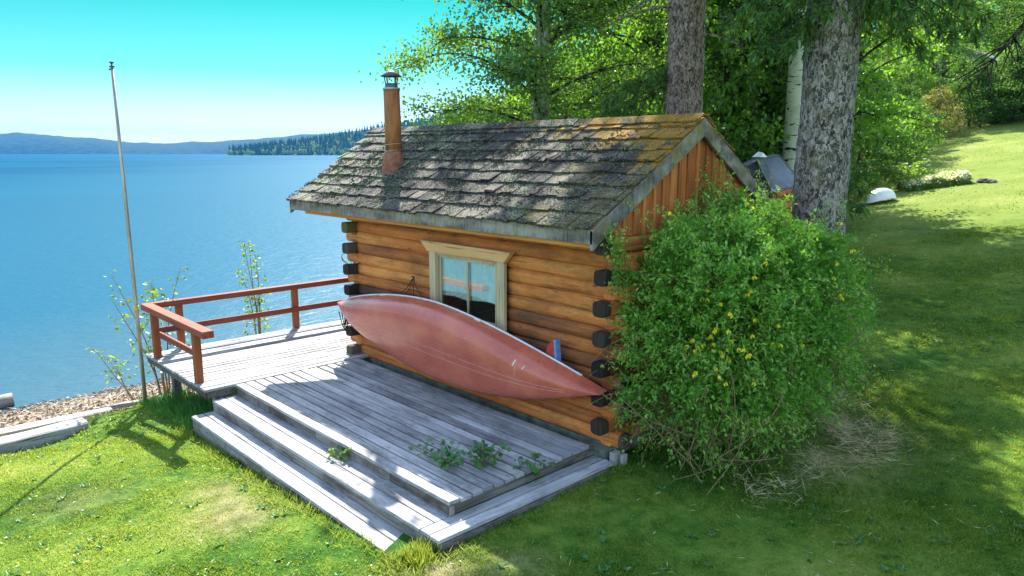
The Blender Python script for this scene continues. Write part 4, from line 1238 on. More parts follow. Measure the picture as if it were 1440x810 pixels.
def broadleaf(seed, H, r0, crown0, R, nlimb, ntwig, nleaf, lsize, lean=(0, 0), lowfine=None, shape=1.0, sig=.30, skip=None, fork=None):
    """trunk MB and crown MB of a deciduous tree standing at the origin"""
    r = np.random.default_rng(seed); tr = MB(); cr = MB()
    u = np.linspace(0, 1, 16)
    path = np.stack([lean[0] * u + .10 * np.sin(u * 5 + seed), lean[1] * u + .10 * np.sin(u * 4.2 + seed * 2), H * .93 * u - .25], -1); path[:, :2] -= path[0, :2]
    rad = r0 * (1 - u) ** .75 + .02; rad[0] *= 1.25
    tr.tube(path, rad, 14)
    if fork is not None:
        z, dx, dy = fork; i0 = int(z / (H * .93) * 15); p0 = path[i0]
        tr.tube(bez(p0, p0 + [dx * .25, dy * .25, 1.2], p0 + [dx, dy, H * .6], 10), np.linspace(rad[i0] * .55, .02, 10), 10)
    PP = []; DD = []
    for k in range(nlimb):
        q = (k + r.random()) / nlimb; z = crown0 + (H * .9 - crown0) * q
        i_ = min(14, int((z + .25) / (H * .93) * 15)); c = path[i_] + (path[i_ + 1] - path[i_]) * ((z + .25) / (H * .93) * 15 - i_)
        a = k * 2.39996 + r.uniform(-.4, .4)
        prof = (math.sin(PI * min(1, .16 + .84 * q) ** .8) ** .7 * shape + (1 - shape) * (1 - q)) if q < .999 else .1
        Lm = max(.35, R * prof * r.uniform(.7, 1.1)); rise = r.uniform(-.05, .45) * Lm
        if skip is not None and skip(c, a, Lm): continue
        e = c + np.array([math.cos(a) * Lm, math.sin(a) * Lm, rise]); m_ = (c + e) / 2 + np.array([0, 0, .16 * Lm]) + r.normal(size=3) * .08 * Lm
        lp = bez(c, m_, e, 10); lr = max(.010, min(r0 * .26, .010 * Lm + .010))
        tr.tube(lp, np.linspace(lr, .006, 10), 6, 1, False)
        for j in range(ntwig):
            tt = r.uniform(.22, 1.0); b0 = lp[min(9, int(tt * 9.99))]; aa = a + r.choice([-1, 1]) * r.uniform(.3, 1.3); Lt = Lm * r.uniform(.14, .36) * (1.25 - tt * .5)
            d = np.array([math.cos(aa), math.sin(aa), r.uniform(-.35, .55)]); e2 = b0 + d * Lt
            tw = bez(b0, b0 + d * Lt * .5 + [0, 0, .06 * Lt], e2 - [0, 0, .1 * Lt], 5)
            tr.tube(tw, np.linspace(max(.005, lr * .35), .003, 5), 4, 1, False)
            nl = max(3, int(nleaf * r.uniform(.5, 1.4)))
            ti = r.uniform(.15, 1.05, nl); P = b0 + (e2 - b0) * ti[:, None] + r.normal(size=(nl, 3)) * sig * np.array([1, 1, .75]) * (.5 + .22 * Lt)
            PP.append(P)
    P = np.concatenate(PP); n = len(P)
    s = np.full(n, lsize) * r.uniform(.7, 1.3, n)
    if lowfine is not None:
        zc, sc_ = lowfine; s = np.where(P[:, 2] > zc, s * sc_, s); kp = (P[:, 2] <= zc) | (r.random(n) < 1.25 / sc_ ** 1.5); P, s = P[kp], s[kp]
    D = r.normal(size=P.shape) + [0, 0, -.5]; N = r.normal(size=P.shape) + [0, 0, .7]
    cr.leaves(P, D, N, s, s * r.uniform(.6, .85, len(P)), 0, .12)
    return tr, cr


def spruce(seed, H, r0, z0, R, nbr, lowz, bare=0.0, extra=(), droop=.55, sag=.25, trunk=True):
    """trunk and needle MBs; branches from z0 up, finely built below lowz"""
    r = np.random.default_rng(seed); tr = MB(); cr = MB(); dd = MB()
    u = np.linspace(0, 1, 14); tp = np.stack([.05 * np.sin(u * 4 + seed), .05 * np.cos(u * 3 + seed), H * u - .3], -1); tp[:, :2] -= tp[0, :2]
    if trunk: tr.tube(tp, r0 * (1 - u) ** .85 + .012, 16)
    br_ = [(z0 + (H * .97 - z0) * ((k + r.random()) / nbr) ** 1.15, k * 2.39996 + r.uniform(-.5, .5), None) for k in range(nbr)] + list(extra)
    LP, LD, LN, LL, LW = [], [], [], [], []
    for z, a, Lb in br_:
        if Lb is None: Lb = R * (1 - z / H) ** .75 * r.uniform(.7, 1.1) + .25
        o = np.array([math.cos(a), math.sin(a), 0]); sd = np.array([-math.sin(a), math.cos(a), 0]); n = 12; q = np.linspace(0, 1, n)[:, None]
        p = np.array([0, 0, z]) + o * Lb * q + np.array([0, 0, 1]) * Lb * (.12 * q - droop * q ** 1.7 + .16 * q ** 4) + sd * Lb * .06 * np.sin(q * 4 + z)
        tr.tube(p, np.linspace(.008 + .007 * Lb, .003, n), 5, 0, False)
        fine = z - .35 * Lb < lowz
        step = .032 if fine else .12
        nt_ = int(Lb / step)
        if nt_ < 2: continue
        tpos = r.uniform(.12, 1.0, nt_); idx = tpos * (n - 1); i_ = np.minimum(idx.astype(int), n - 2); f = (idx - i_)[:, None]; b0 = p[i_] * (1 - f) + p[i_ + 1] * f
        sg_ = r.choice([-1, 1], nt_)[:, None]
        Lt = r.uniform(.16, .40, nt_) * (1.15 - .6 * tpos) * (.6 + .28 * Lb)
        td = unit(o * r.uniform(.2, .8, (nt_, 1)) + sd * sg_ * r.uniform(.35, 1, (nt_, 1)) + np.array([0, 0, -1]) * r.uniform(.1, 1.0 + sag * 2, (nt_, 1)))
        m_ = 16 if fine else 7
        v = np.linspace(.05, 1, m_)
        P = b0[:, None, :] + td[:, None, :] * (Lt[:, None] * v)[:, :, None] + np.array([0, 0, -1.0]) * (sag * .5 * Lt[:, None] * v ** 2)[:, :, None]
        D = td[:, None, :] * .8 + r.normal(size=P.shape) * .55 + [0, 0, -.25]
        N = r.normal(size=P.shape) + [0, 0, .8]
        LP.append(P.reshape(-1, 3)); LD.append(D.reshape(-1, 3)); LN.append(N.reshape(-1, 3))
        k = len(LP[-1]); LL.append(r.uniform(.06, .13, k) if fine else r.uniform(.16, .30, k)); LW.append(r.uniform(.016, .032, k) if fine else r.uniform(.06, .11, k))
    P, D, N, L, Wd = map(np.concatenate, (LP, LD, LN, LL, LW))
    dry = r.random(len(P)) < bare
    cr.leaves(P[~dry], D[~dry], N[~dry], L[~dry], Wd[~dry], 0, .1)
    if dry.any(): cr.leaves(P[dry], D[dry], N[dry], L[dry], Wd[dry], 1, .1)
    return tr, cr


def shift(mb, off, rot=0.0, sc=1.0):
    c, s = math.cos(rot) * sc, math.sin(rot) * sc; R = np.array([[c, -s, 0], [s, c, 0], [0, 0, sc]])
    mb.V = [v @ R.T + np.array(off) for v in mb.V]; return mb


# openings cut in the crowns to throw sun patches on roof, bush and lawn
GAPS = [((-1.55, .80), 3.03, .42), ((-1.75, .35), 2.76, .36), ((-1.95, -.05), 2.52, .34), ((-1.25, 1.15), 3.24, .30), ((-3.2, -.15), 2.46, .26), ((-2.2, 1.35), 3.36, .22), ((-3.6, .3), 2.73, .18), ((-5.3, .2), 2.67, .22), ((1.45, 1.35), 2.1, .5), ((1.2, .7), 2.35, .3), ((2.3, -.9), -.2, .35), ((3.5, .7), -.1, .3), ((1.6, -1.9), -.25, .25), ((-1.9, -2.0), 0.0, .3), ((-.7, -2.1), 0.0, .2), ((-3.3, -2.0), 0.0, .25)]


def thin(mb):
    V = np.concatenate(mb.V); s = np.array(SDIR)
    for i, (f, m_, sm) in enumerate(mb.F):
        if f.shape[1] != 4 or len(f) < 2000: continue
        c = V[f[:, 0]]; kp = np.ones(len(f), bool)
        for (gx_, gy_), gz_, r_ in GAPS:
            d = c - np.array([gx_, gy_, gz_]); a = d @ s; q = np.linalg.norm(d - a[:, None] * s, axis=1)
            kp &= ~((a > 0) & (q < r_))
        mb.F[i] = (f[kp], m_, sm)


def plant(name, label, cat, x, y, parts, group=None, z=None):
    z = gz(x, y) if z is None else z
    t = thing(name, label, cat, (x, y, z), group)
    for nm, mb, mt in parts:
        shift(mb, (x, y, z))
        if nm == 'crown' and group is None: thin(mb)
        mb.build(nm, mt, t)
    return t


def join(cr, tr, k):
    cr.F += [(f + cr.n, k, s) for f, m_, s in tr.F]; cr.V += tr.V; cr.attr += tr.attr; cr.n += tr.n
    return cr


def rough_trunk(mb, x, y, z0, z1, r0, r1, seed, flare=.0, knots=()):
    """bark modelled as real relief"""
    sides, rows = 72, 190; z = np.linspace(z0, z1, rows); th = np.linspace(0, 2 * PI, sides, endpoint=False)
    V = np.zeros((rows, sides, 3))
    for i, zz in enumerate(z):
        t = (zz - z0) / (z1 - z0); rr = r0 + (r1 - r0) * t + flare * math.exp(-(zz - z0) / .45)
        for j, a in enumerate(th):
            ca_, sa_ = math.cos(a), math.sin(a)
            d = .030 * mnoise.noise(Vector((ca_ * 2, sa_ * 2, zz * 1.1 + seed))) + .026 * abs(mnoise.noise(Vector((ca_ * rr * 15, sa_ * rr * 15, zz * 8 + seed)))) + .010 * mnoise.noise(Vector((ca_ * rr * 42, sa_ * rr * 42, zz * 26)))
            for (kz, ka, kr) in knots:
                da = (a - ka + PI) % (2 * PI) - PI; q = ((zz - kz) / kr) ** 2 + (da * rr / kr) ** 2
                if q < 6: d += .075 * math.exp(-q * 1.3) - .05 * math.exp(-q * 7)
            V[i, j] = (x + (rr + d) * ca_ + .03 * math.sin(zz * .8 + seed), y + (rr + d) * sa_, zz)
    i, j = np.meshgrid(np.arange(rows - 1), np.arange(sides), indexing='ij'); k = (j + 1) % sides
    mb.add(V.reshape(-1, 3), np.stack([i * sides + j, i * sides + k, (i + 1) * sides + k, (i + 1) * sides + j], -1).reshape(-1, 4), 0, True)


# big spruce by the back corner of the cabin
VA = math.atan2(CAM[1] - 3.1, CAM[0] - .80)      # bearing from the trunk back to the photographer
x, y = .74, 3.09; g = gz(x, y)
sp_t, sp_c = spruce(61, 21, .33, 6.2, 3.0, 110, 6.0, .10, [(4.7, VA - .75, .8), (4.9, VA - .2, .6), (4.6, VA - 1.7, 1.1), (5.1, VA - .9, 1.1), (4.75, VA - 1.0, 1.0), (4.85, VA - 1.5, 1.2), (5.0, VA - 1.9, 1.3), (5.25, VA - .5, .9), (5.05, VA + .9, 1.0), (5.0, VA + 1.3, 1.3), (5.2, VA + 1.7, 1.5), (4.95, VA + 2.1, 1.3), (5.3, VA - 1.2, 1.3), (5.4, VA + 1.1, 1.4), (5.5, VA - 2.1, 1.6), (5.6, VA + .4, 1.0), (5.5, VA + 1.9, 1.7), (5.8, VA - .9, 1.5), (5.9, VA + 1.4, 1.7)], .8, .8, trunk=False)
tk = MB(); rough_trunk(tk, 0, 0, -.3, 7.0, .325, .27, 2.0, .20, [(1.95, VA - .1, .10), (2.35, VA + .25, .09), (3.1, VA - .35, .08), (1.5, VA + .3, .10), (3.6, VA + .2, .09), (2.75, VA - .5, .07), (1.2, VA - .2, .12)])
u_ = np.linspace(0, 1, 10); tk.tube(np.stack([0 * u_, 0 * u_, 6.95 + 14 * u_], -1), .29 * (1 - u_) + .02, 14)
plant('spruce_tree', 'thick grey barked spruce trunk rising behind the flowering bush', 'tree', x, y, [('trunk', tk, M['bark_spruce']), ('crown', join(sp_c, sp_t, 2), [M['lf_spruce'], M['lf_brown'], M['bark_dark']])])

x, y = -2.38, 4.72; g = gz(x, y); VB = math.atan2(CAM[1] - y, CAM[0] - x)
sp_t, sp_c = spruce(62, 22, .3, 7.6, 3.0, 105, 6.8, .10, [(4.35, VB - 1.35, 1.35), (4.5, VB - 1.2, 1.1), (4.15, VB - 1.7, 1.5), (4.4, VB - 1.55, 1.0), (6.5, VB - 1.5, 2.0), (6.6, VB + 1.7, 1.8)], .6, .5, trunk=False)
tk = MB(); rough_trunk(tk, 0, 0, -.3, 8.0, .325, .26, 7.0, .15, [(4.2, VB - .2, .06), (5.0, VB + .3, .06), (3.7, VB, .05)])
tk.tube(np.stack([0 * u_, 0 * u_, 7.95 + 14 * u_], -1), .26 * (1 - u_) + .02, 14)
dbr = MB()
for (z_, a_, L_) in ((5.35, VB - 1.25, 1.5), (4.9, VB + 1.3, .9), (5.6, VB - 1.9, 1.3)):
    q = bez((0, 0, z_), (math.cos(a_) * L_ * .5, math.sin(a_) * L_ * .5, z_ + .05), (math.cos(a_) * L_, math.sin(a_) * L_, z_ - .28 * L_), 8); dbr.tube(q, np.linspace(.032, .008, 8), 6)
plant('spruce_tree', 'brown spruce trunk standing right behind the cabin ridge', 'tree', x, y, [('trunk', tk, M['bark_brown']), ('dead_branch', dbr, M['bark_brown']), ('crown', join(sp_c, sp_t, 2), [M['lf_spruce'], M['lf_brown'], M['bark_dark']])])

# aspen on the bank behind the lake end of the roof
tr, cr = broadleaf(8, 15.5, .23, 1.9, 3.35, 96, 18, 62, .078, (.3, .5), (7.2, 2.2), .9, .34, fork=(4.6, .9, -.3))
plant('aspen_tree', 'tall aspen with many dark limbs and airy crown overhanging the lake', 'tree', -6.95, 5.9, [('trunk', tr, [M['bark_aspen'], M['bark_dark']]), ('crown', cr, M['lf_aspen'])])

# pale birch-like aspen behind the shed, dark conifer near it
tr, cr = broadleaf(14, 17.5, .34, 5.4, 3.5, 50, 11, 34, .14, (.2, .2), None, .9, .38)
plant('birch_tree', 'white trunk with black scars behind the metal roofed shed', 'tree', *along(lat(1106), 19.0), [('trunk', tr, [M['bark_birch'], M['bark_dark']]), ('crown', cr, M['lf_aspen'])])
tr, cr = spruce(63, 19, .24, 3.2, 2.3, 120, 5.5, .30, [], .7, .7)
plant('spruce_tree', 'dark drooping spruce with brown dead twigs between the two big trunks', 'tree', *along(lat(1054), 23.0), [('trunk', tr, M['bark_brown']), ('crown', cr, [M['lf_spruce'], M['lf_brown']])])

# bare hanging boughs of a spruce standing just right of the view
x, y = along(lat(1620), 11.5); VC = math.atan2(0 - 1.0, -1.0)
tr, cr = spruce(64, 17, .26, 6.6, 2.3, 70, 0, .1, [], .6, .4)
db = MB(); rr2 = np.random.default_rng(3)
tgt = np.array([*along(lat(1330), 11.2), 4.6]) - np.array([x, y, gz(x, y)])
for k, (dz, f_) in enumerate(((0, 1.0), (.9, .82), (.5, .9))):
    st_ = np.array([0, 0, 6.2 + dz]); e = np.array([tgt[0] * f_, tgt[1] * f_, tgt[2] + dz * .8 - .7 + .1])
    q = bez(st_, (st_ + e) / 2 + [0, 0, .5], e, 14); db.tube(q, np.linspace(.045, .008, 14), 6)
    for j in range(26):
        i_ = rr2.integers(4, 14); d = rr2.normal(size=3) * [.5, .5, .3] + [0, 0, -.5]; L_ = rr2.uniform(.25, .8)
        w_ = bez(q[i_], q[i_] + d * L_ * .5 + rr2.normal(size=3) * .08, q[i_] + d * L_ + [0, 0, -.1], 6); db.tube(w_, np.linspace(.012, .003, 6), 4, 0, False)
plant('spruce_tree', 'tree right of the lawn with bare dark boughs hanging into view', 'tree', x, y, [('trunk', tr, M['bark_brown']), ('dead_branch', db, M['bark_dark']), ('crown', cr, [M['lf_spruce'], M['lf_brown']])])

# --- prototypes for the background; every copy is its own thing with its own trunk and crown
def tree_copy(src, label, x, y, sc, rot, group=None):
    r = src.copy(); COL.objects.link(r); z = gz(x, y); r.location = (x, y, z - .05); r.scale = (sc[0], sc[0], sc[1]); r.rotation_euler = (0, 0, rot); r['label'] = label
    if group: r['group'] = group
    for c in list(src.children):
        d = c.copy(); COL.objects.link(d); d.parent = r
    return r


def proto(name, label, cat, u, t, kind, seed, group, sc=1.0):
    x, y = along(lat(u), t)
    if kind == 'tree': tr, cr = broadleaf(seed, 11, .16, 1.4, 3.0, 40, 9, 20, .15, (.2, .1), None, .9, .34); mats = (M['bark_aspen'], M['lf_lush'])
    elif kind == 'dark': tr, cr = broadleaf(seed, 10, .16, .9, 3.1, 40, 9, 20, .15, (.2, .1), None, .9, .36); mats = (M['bark_dark'], M['lf_dark'])
    elif kind == 'shrub': tr, cr = broadleaf(seed, 3.3, .05, .15, 1.75, 30, 8, 26, .085, (.1, .1), None, .75, .24); mats = (M['bark_dark'], M['lf_lush'])
    elif kind == 'dshrub': tr, cr = broadleaf(seed, 3.6, .05, .1, 1.9, 30, 8, 28, .09, (.1, .1), None, .75, .25); mats = (M['bark_dark'], M['lf_dark'])
    elif kind == 'olive': tr, cr = broadleaf(seed, 3.2, .05, .2, 1.7, 30, 9, 22, .075, (.1, .1), None, .75, .2); mats = (M['twig'], M['lf_yellow'])
    else: tr, cr = spruce(seed, 15, .18, .8, 2.3, 120, -5, .05, [], .45, .3); mats = (M['bark_brown'], [M['lf_spruce'], M['lf_brown']])
    for b_ in (tr, cr): shift(b_, (0, 0, 0), 0, sc)
    return plant(name, label, cat, x, y, [('trunk', tr, [mats[0], M['bark_dark']]), ('crown', cr, mats[1])], group)


GB = 'trees beyond the cabin'; GS = 'shrubs along the wooded bank'; GH = 'tall shrubs of the hedge on the hill'
where = lambda u: ('left of the ridge end' if u < 640 else 'behind the chimney end of roof' if u < 760 else 'above the middle of roof' if u < 880 else 'beside the brown spruce trunk' if u < 1000 else 'near the shed' if u < 1130 else 'right of the grey spruce trunk' if u < 1260 else 'at the top of lawn')
PR = {}
PR['tree'] = proto('leafy_tree', 'bright green leafy tree behind the trees above the middle of roof', 'tree', 830, 27, 'tree', 71, GB)
PR['dark'] = proto('leafy_tree', 'small dark green leafy tree just right of the white trunk, deep in wood', 'tree', 1140, 36, 'dark', 72, GB, .6)
PR['shrub'] = proto('leafy_shrub', 'bright shrub just over the roof ridge above its middle', 'shrub', 800, 19.5, 'shrub', 73, GS)
PR['dshrub'] = proto('leafy_shrub', 'dark shrub of the hedge at the far crest of lawn', 'shrub', 1375, 37.5, 'dshrub', 74, GH)
PR['olive'] = proto('olive_shrub', 'dry olive yellow shrub at the left end of the hedge', 'shrub', 1290, 36, 'olive', 75, None, .8)
PR['spruce'] = proto('young_spruce', 'narrow green spruce far behind the aspen above the roof', 'tree', 905, 40, 'spruce', 76, GB)
PR['shrub2'] = proto('leafy_shrub', 'bright shrub over the ridge beside the brown spruce trunk', 'shrub', 905, 18.5, 'shrub', 77, GS)
PR['tree2'] = proto('leafy_tree', 'bright leafy tree near the shed behind the white trunk', 'tree', 1080, 27, 'tree', 78, GB, .65)
adj = ['low spreading', 'rounded', 'upright', 'ragged', 'dense', 'airy', 'broad', 'slim', 'leaning', 'bushy', 'full', 'thin topped', 'tall', 'squat', 'lopsided', 'layered', 'shaggy', 'feathery', 'heavy', 'open']
cnt = 0


# the open slope that lies in full sun: trees of the wood edge are kept low enough not to shade it
OPEN = np.array([(-2.3, 13.6), (-.5, 13.8), (1.0, 14.2), (-3.6, 16.5), (-1.5, 16.5), (.5, 17), (-3.9, 18.4), (-3.6, 20), (-2, 19.5), (0, 20), (-3.9, 22), (-2.5, 22), (-.5, 23), (-4.2, 25), (-3, 26), (-1, 26), (-5.2, 28.5), (-4, 29), (-2.5, 30), (-6.2, 32), (-5, 32), (-3.5, 33)])
OPZ = ground_z(OPEN[:, 0], OPEN[:, 1]); SHD = np.array([math.sin(SUN_AZ), -math.cos(SUN_AZ)])
SIZE = {'tree': (11, 2.9), 'tree2': (7.2, 1.9), 'dark': (10, 3.0), 'shrub': (3.3, 1.6), 'shrub2': (3.3, 1.6), 'dshrub': (3.6, 1.7), 'olive': (3.2, 1.5), 'spruce': (15, 1.9)}


def put(kind, u, t, w=1.0, h=1.0, group=None, colour=None, free=False):
    global cnt
    x, y = along(lat(u), t)
    if t > 22.5 and not free:
        H, R = SIZE[kind]; dd = OPEN - [x, y]; al = dd @ SHD; pe = np.abs(dd @ np.array([SHD[1], -SHD[0]])); hit = (al > .3) & (pe < R * w * .85)
        if hit.any():
            h = max(.28, min(h, float((al[hit] * math.tan(SUN_EL) + OPZ[hit] - gz(x, y)).min()) / H))
            w = min(w, max(.6, h * 1.5))
    r2 = np.random.default_rng(900 + cnt); src = PR[kind]; cat = src['category']
    colour = colour or {'tree': 'bright green', 'tree2': 'fresh green', 'dark': 'dark green', 'shrub': 'bright green', 'shrub2': 'light green', 'dshrub': 'dark green', 'olive': 'olive', 'spruce': 'blue green'}[kind]
    lab = f"{adj[cnt % 20]} {colour} {'spruce' if kind == 'spruce' else cat} {where(u)}, {'front row' if t < 24 else 'middle distance' if t < 38 else 'far back'} of the wood"
    o = tree_copy(src, lab, x, y, (w, h), r2.uniform(0, 6.28), group or src.get('group')); cnt += 1
    return o


# shrubs and small trees on the bank behind the cabin
for u, t, k, w, h in ((600, 22.5, 'shrub', 1.2, 1.25), (628, 20.5, 'shrub2', 1.2, 1.25), (660, 19.5, 'shrub2', 1.3, 1.45), (695, 18.5, 'shrub', 1.25, 1.4), (735, 20, 'shrub2', 1.4, 1.65), (775, 22.5, 'dshrub', 1.6, 1.8), (850, 21, 'shrub', 1.5, 1.8), (880, 17.0, 'shrub2', 1.05, 1.35), (935, 22, 'dshrub', 1.6, 1.9), (985, 20, 'shrub', 1.5, 1.8), (1022, 23, 'shrub2', 1.6, 1.9), (1060, 25, 'shrub', 1.6, 2.0), (1135, 24, 'dshrub', 1.5, 1.9), (965, 17.5, 'shrub2', .8, 1.1), (585, 25, 'dshrub', 1.1, 1.2), (670, 24, 'dshrub', 1.6, 1.8), (815, 25, 'shrub', 1.7, 2.2), (905, 26, 'shrub2', 1.7, 2.3), (720, 26, 'shrub', 1.6, 2.0)):
    put(k, u, t, w, h)
for u, t, k, w, h in ((770, 31, 'tree2', 1.2, .8), (880, 32, 'dark', 1.3, .9), (935, 28, 'tree', 1.2, 1.0), (990, 31, 'tree2', 1.3, 1.15), (1040, 34, 'dark', 1.4, 1.25), (1095, 38, 'tree', 1.4, .95), (1150, 37, 'tree2', 1.3, .75), (720, 36, 'spruce', .9, .55), (850, 44, 'spruce', 1.0, .75), (960, 42, 'spruce', 1.1, 1.0), (800, 40, 'spruce', .9, .6), (1005, 26, 'tree', 1.0, .9), (1060, 30, 'tree2', 1.1, 1.1)):
    put(k, u, t, w, h)
# wood edge to the right of the grey trunk
for u, t, k, w, h in ((1184, 26.5, 'dshrub', .9, .85), (1202, 29, 'shrub', 1.1, .95), (1228, 32, 'shrub2', 1.1, .95), (1200, 33, 'dshrub', 1.3, 1.2), (1178, 30, 'dshrub', 1.3, 1.2), (1254, 35, 'dshrub', 1.0, .9), (1168, 24.5, 'dshrub', .9, .9), (1312, 36, 'olive', 1.1, 1.1), (1255, 40, 'tree', 1.1, .65), (1225, 43, 'tree2', 1.2, .8), (1290, 44, 'tree', 1.0, .6), (1175, 44, 'dark', 1.3, 1.0), (1205, 46, 'dark', 1.3, 1.3), (1260, 47, 'tree2', 1.2, 1.0)):
    put(k, u, t, w, h)
for u, t, k, w, h in ((1335, 38.5, 'dshrub', 1.1, 1.0), (1352, 37.2, 'dshrub', 1.0, .95), (1400, 37, 'dshrub', 1.15, 1.1), (1424, 36.4, 'dshrub', 1.1, 1.15), (1450, 36, 'dshrub', 1.2, 1.2), (1478, 35.5, 'dshrub', 1.2, 1.2), (1510, 35, 'dshrub', 1.2, 1.25), (1386, 40, 'shrub', 1.2, 1.15), (1430, 39.5, 'shrub2', 1.2, 1.25), (1345, 41, 'shrub2', 1.2, 1.05), (1475, 39, 'shrub', 1.3, 1.3)):
    put(k, u, t, w, h, GH)
# hillside wood above the lawn
for i, (u, t, k, w, h) in enumerate(((1300, 56, 'spruce', 1.2, 1.0), (1340, 60, 'tree', 1.3, 1.0), (1375, 63, 'spruce', 1.2, 1.05), (1410, 58, 'tree2', 1.4, 1.0), (1445, 62, 'spruce', 1.2, 1.1), (1320, 72, 'spruce', 1.4, 1.3), (1360, 76, 'spruce', 1.4, 1.2), (1400, 74, 'tree', 1.6, 1.3), (1430, 80, 'spruce', 1.5, 1.4), (1470, 74, 'tree2', 1.6, 1.4), (1270, 62, 'dark', 1.4, 1.3), (1235, 60, 'spruce', 1.3, 1.3), (1200, 64, 'dark', 1.5, 1.5), (1160, 60, 'spruce', 1.3, 1.2), (1120, 54, 'dark', 1.4, 1.4), (1070, 52, 'spruce', 1.2, 1.2), (1020, 54, 'dark', 1.4, 1.4), (975, 56, 'tree', 1.5, 1.2), (925, 58, 'dark', 1.4, 1.1), (1500, 66, 'dark', 1.5, 1.4), (1310, 90, 'spruce', 1.6, 1.5), (1385, 94, 'dark', 1.9, 1.7), (1450, 96, 'spruce', 1.7, 1.6), (1250, 80, 'spruce', 1.5, 1.5), (1180, 82, 'spruce', 1.5, 1.5))):
    put(k, u, t, w, h, 'trees of the far hillside wood')
# trees hidden from view above and behind that throw the shade on the lawn
for u, t, k, w, h in ((1080, 22.5, 'spruce', 1.25, 1.15), (1158, 21.0, 'tree', .95, 1.15), (1005, 21.5, 'tree2', 1.3, 1.7), (1088, 23.0, 'dark', 1.3, 1.5), (1050, 21.8, 'tree', 1.05, 1.3), (1000, 22, 'dark', 1.2, 1.4), (1105, 24.5, 'dark', 1.2, 1.35), (925, 20.5, 'tree', .85, 1.1)):
    put(k, u, t, w, h, free=True)

# ------------------------------------------------------------------ shed with a metal roof
cx, cy0 = along(lat(1083), 14.6); ax = np.array([FW[0], FW[1]]) / np.hypot(FW[0], FW[1]); rx = np.array([RT[0], RT[1]])
shed = thing('garden_shed', 'small log shed with corrugated metal hip roof behind the cabin', 'shed', (cx + ax[0] * 2, cy0 + ax[1] * 2, gz(cx, cy0)))


def sp(r_, f_, z): return (cx + rx[0] * r_ + ax[0] * f_, cy0 + rx[1] * r_ + ax[1] * f_, z)


ZC, ZA = 2.30, 3.0
A = np.array(sp(0, 0, ZC)); Bp = np.array(sp(1.82, 3.5, ZC)); Cp = np.array(sp(-1.40, .74, ZC)); Dp = np.array(sp(.42, 4.24, ZC)); E1 = np.array(sp(.32, 2.1, ZA - .06)); E2 = np.array(sp(1.5, 4.3, ZA))


def corr(mb, a, b_, c_, d_, n, amp):
    """corrugated sheet over quad a-b (eave) c-d (top: d above a)"""
    t = np.linspace(0, 1, n * 4 + 1); nr = np.cross(b_ - a, d_ - a); nr /= np.linalg.norm(nr); w = amp * np.sin(t * n * 2 * PI)[:, None] * nr
    lo_ = a + (b_ - a) * t[:, None] + w; hi_ = d_ + (c_ - d_) * t[:, None] + w
    mb.add(np.concatenate([lo_, hi_]), [(k, k + 1, k + 2 + n * 4, k + 1 + n * 4) for k in range(n * 4)], 0, True)


b = MB(); corr(b, A, Bp, E2, E1, 13, .055); corr(b, Bp, Dp, E2, E2, 9, .02); corr(b, Dp, Cp, E1, E2, 20, .02)
rf = b.build('roof', M['roofmetal'], shed)
b = MB(); corr(b, Cp, A, E1, E1, 14, .02); b.build('shingled_slope', M['shake'], rf)
b = MB(); up_ = np.array([0, 0, .02])
for p, q in ((A, E1), (Bp, E2), (E1, E2), (Cp, E1)): b.bar(p + up_, q + up_, .17, .02)
b.build('hip_cap', M['ridgecap'], rf)
b = MB(); ins = [A * .88 + (A + Bp + Cp + Dp) / 4 * .12, Bp * .88 + (A + Bp + Cp + Dp) / 4 * .12, Dp * .88 + (A + Bp + Cp + Dp) / 4 * .12, Cp * .88 + (A + Bp + Cp + Dp) / 4 * .12]
g0 = gz(cx, cy0) - .3
for p, q in zip(ins, ins[1:] + ins[:1]):
    for k in range(14):
        z = g0 + .1 + k * .165
        if z < ZC - .06: b.tube([(p[0], p[1], z), (q[0], q[1], z)], .085, 10, tone=.5)
b.build('log_wall', M['shedwood'], shed)
b = MB(); p, q = ins[0], ins[1]; c = p + (q - p) * .28; ou = np.cross(q - p, [0, 0, 1.0]); ou /= np.linalg.norm(ou)
for k in range(7):
    a = PI * k / 6; d = (q - p) / np.linalg.norm(q - p) * math.cos(a) + np.array([0, 0, 1.0]) * math.sin(a)
    o_ = np.array([c[0], c[1], ZC - .38]) + ou * .1; b.bar(o_ + d * .06, o_ + d * .30, .02, .03, up=tuple(ou), tone=.7)
b.build('fan_brace', M['soffit'], shed)
b = MB(); b.add([E1 + [0, 0, .03] + np.array(v) for v in ((-.12, -.1, 0), (.12, -.12, 0), (.14, .1, 0), (-.1, .12, 0), (-.03, 0, .12), (.08, .02, .1))], [(0, 1, 5, 4), (1, 2, 5), (2, 3, 4, 5), (3, 0, 4), (3, 2, 1, 0)], 0)
tag(b.build('crumpled_sheet', M['white'], loc=E1), 'small crumpled white thing lying on the ridge of shed roof', 'litter')

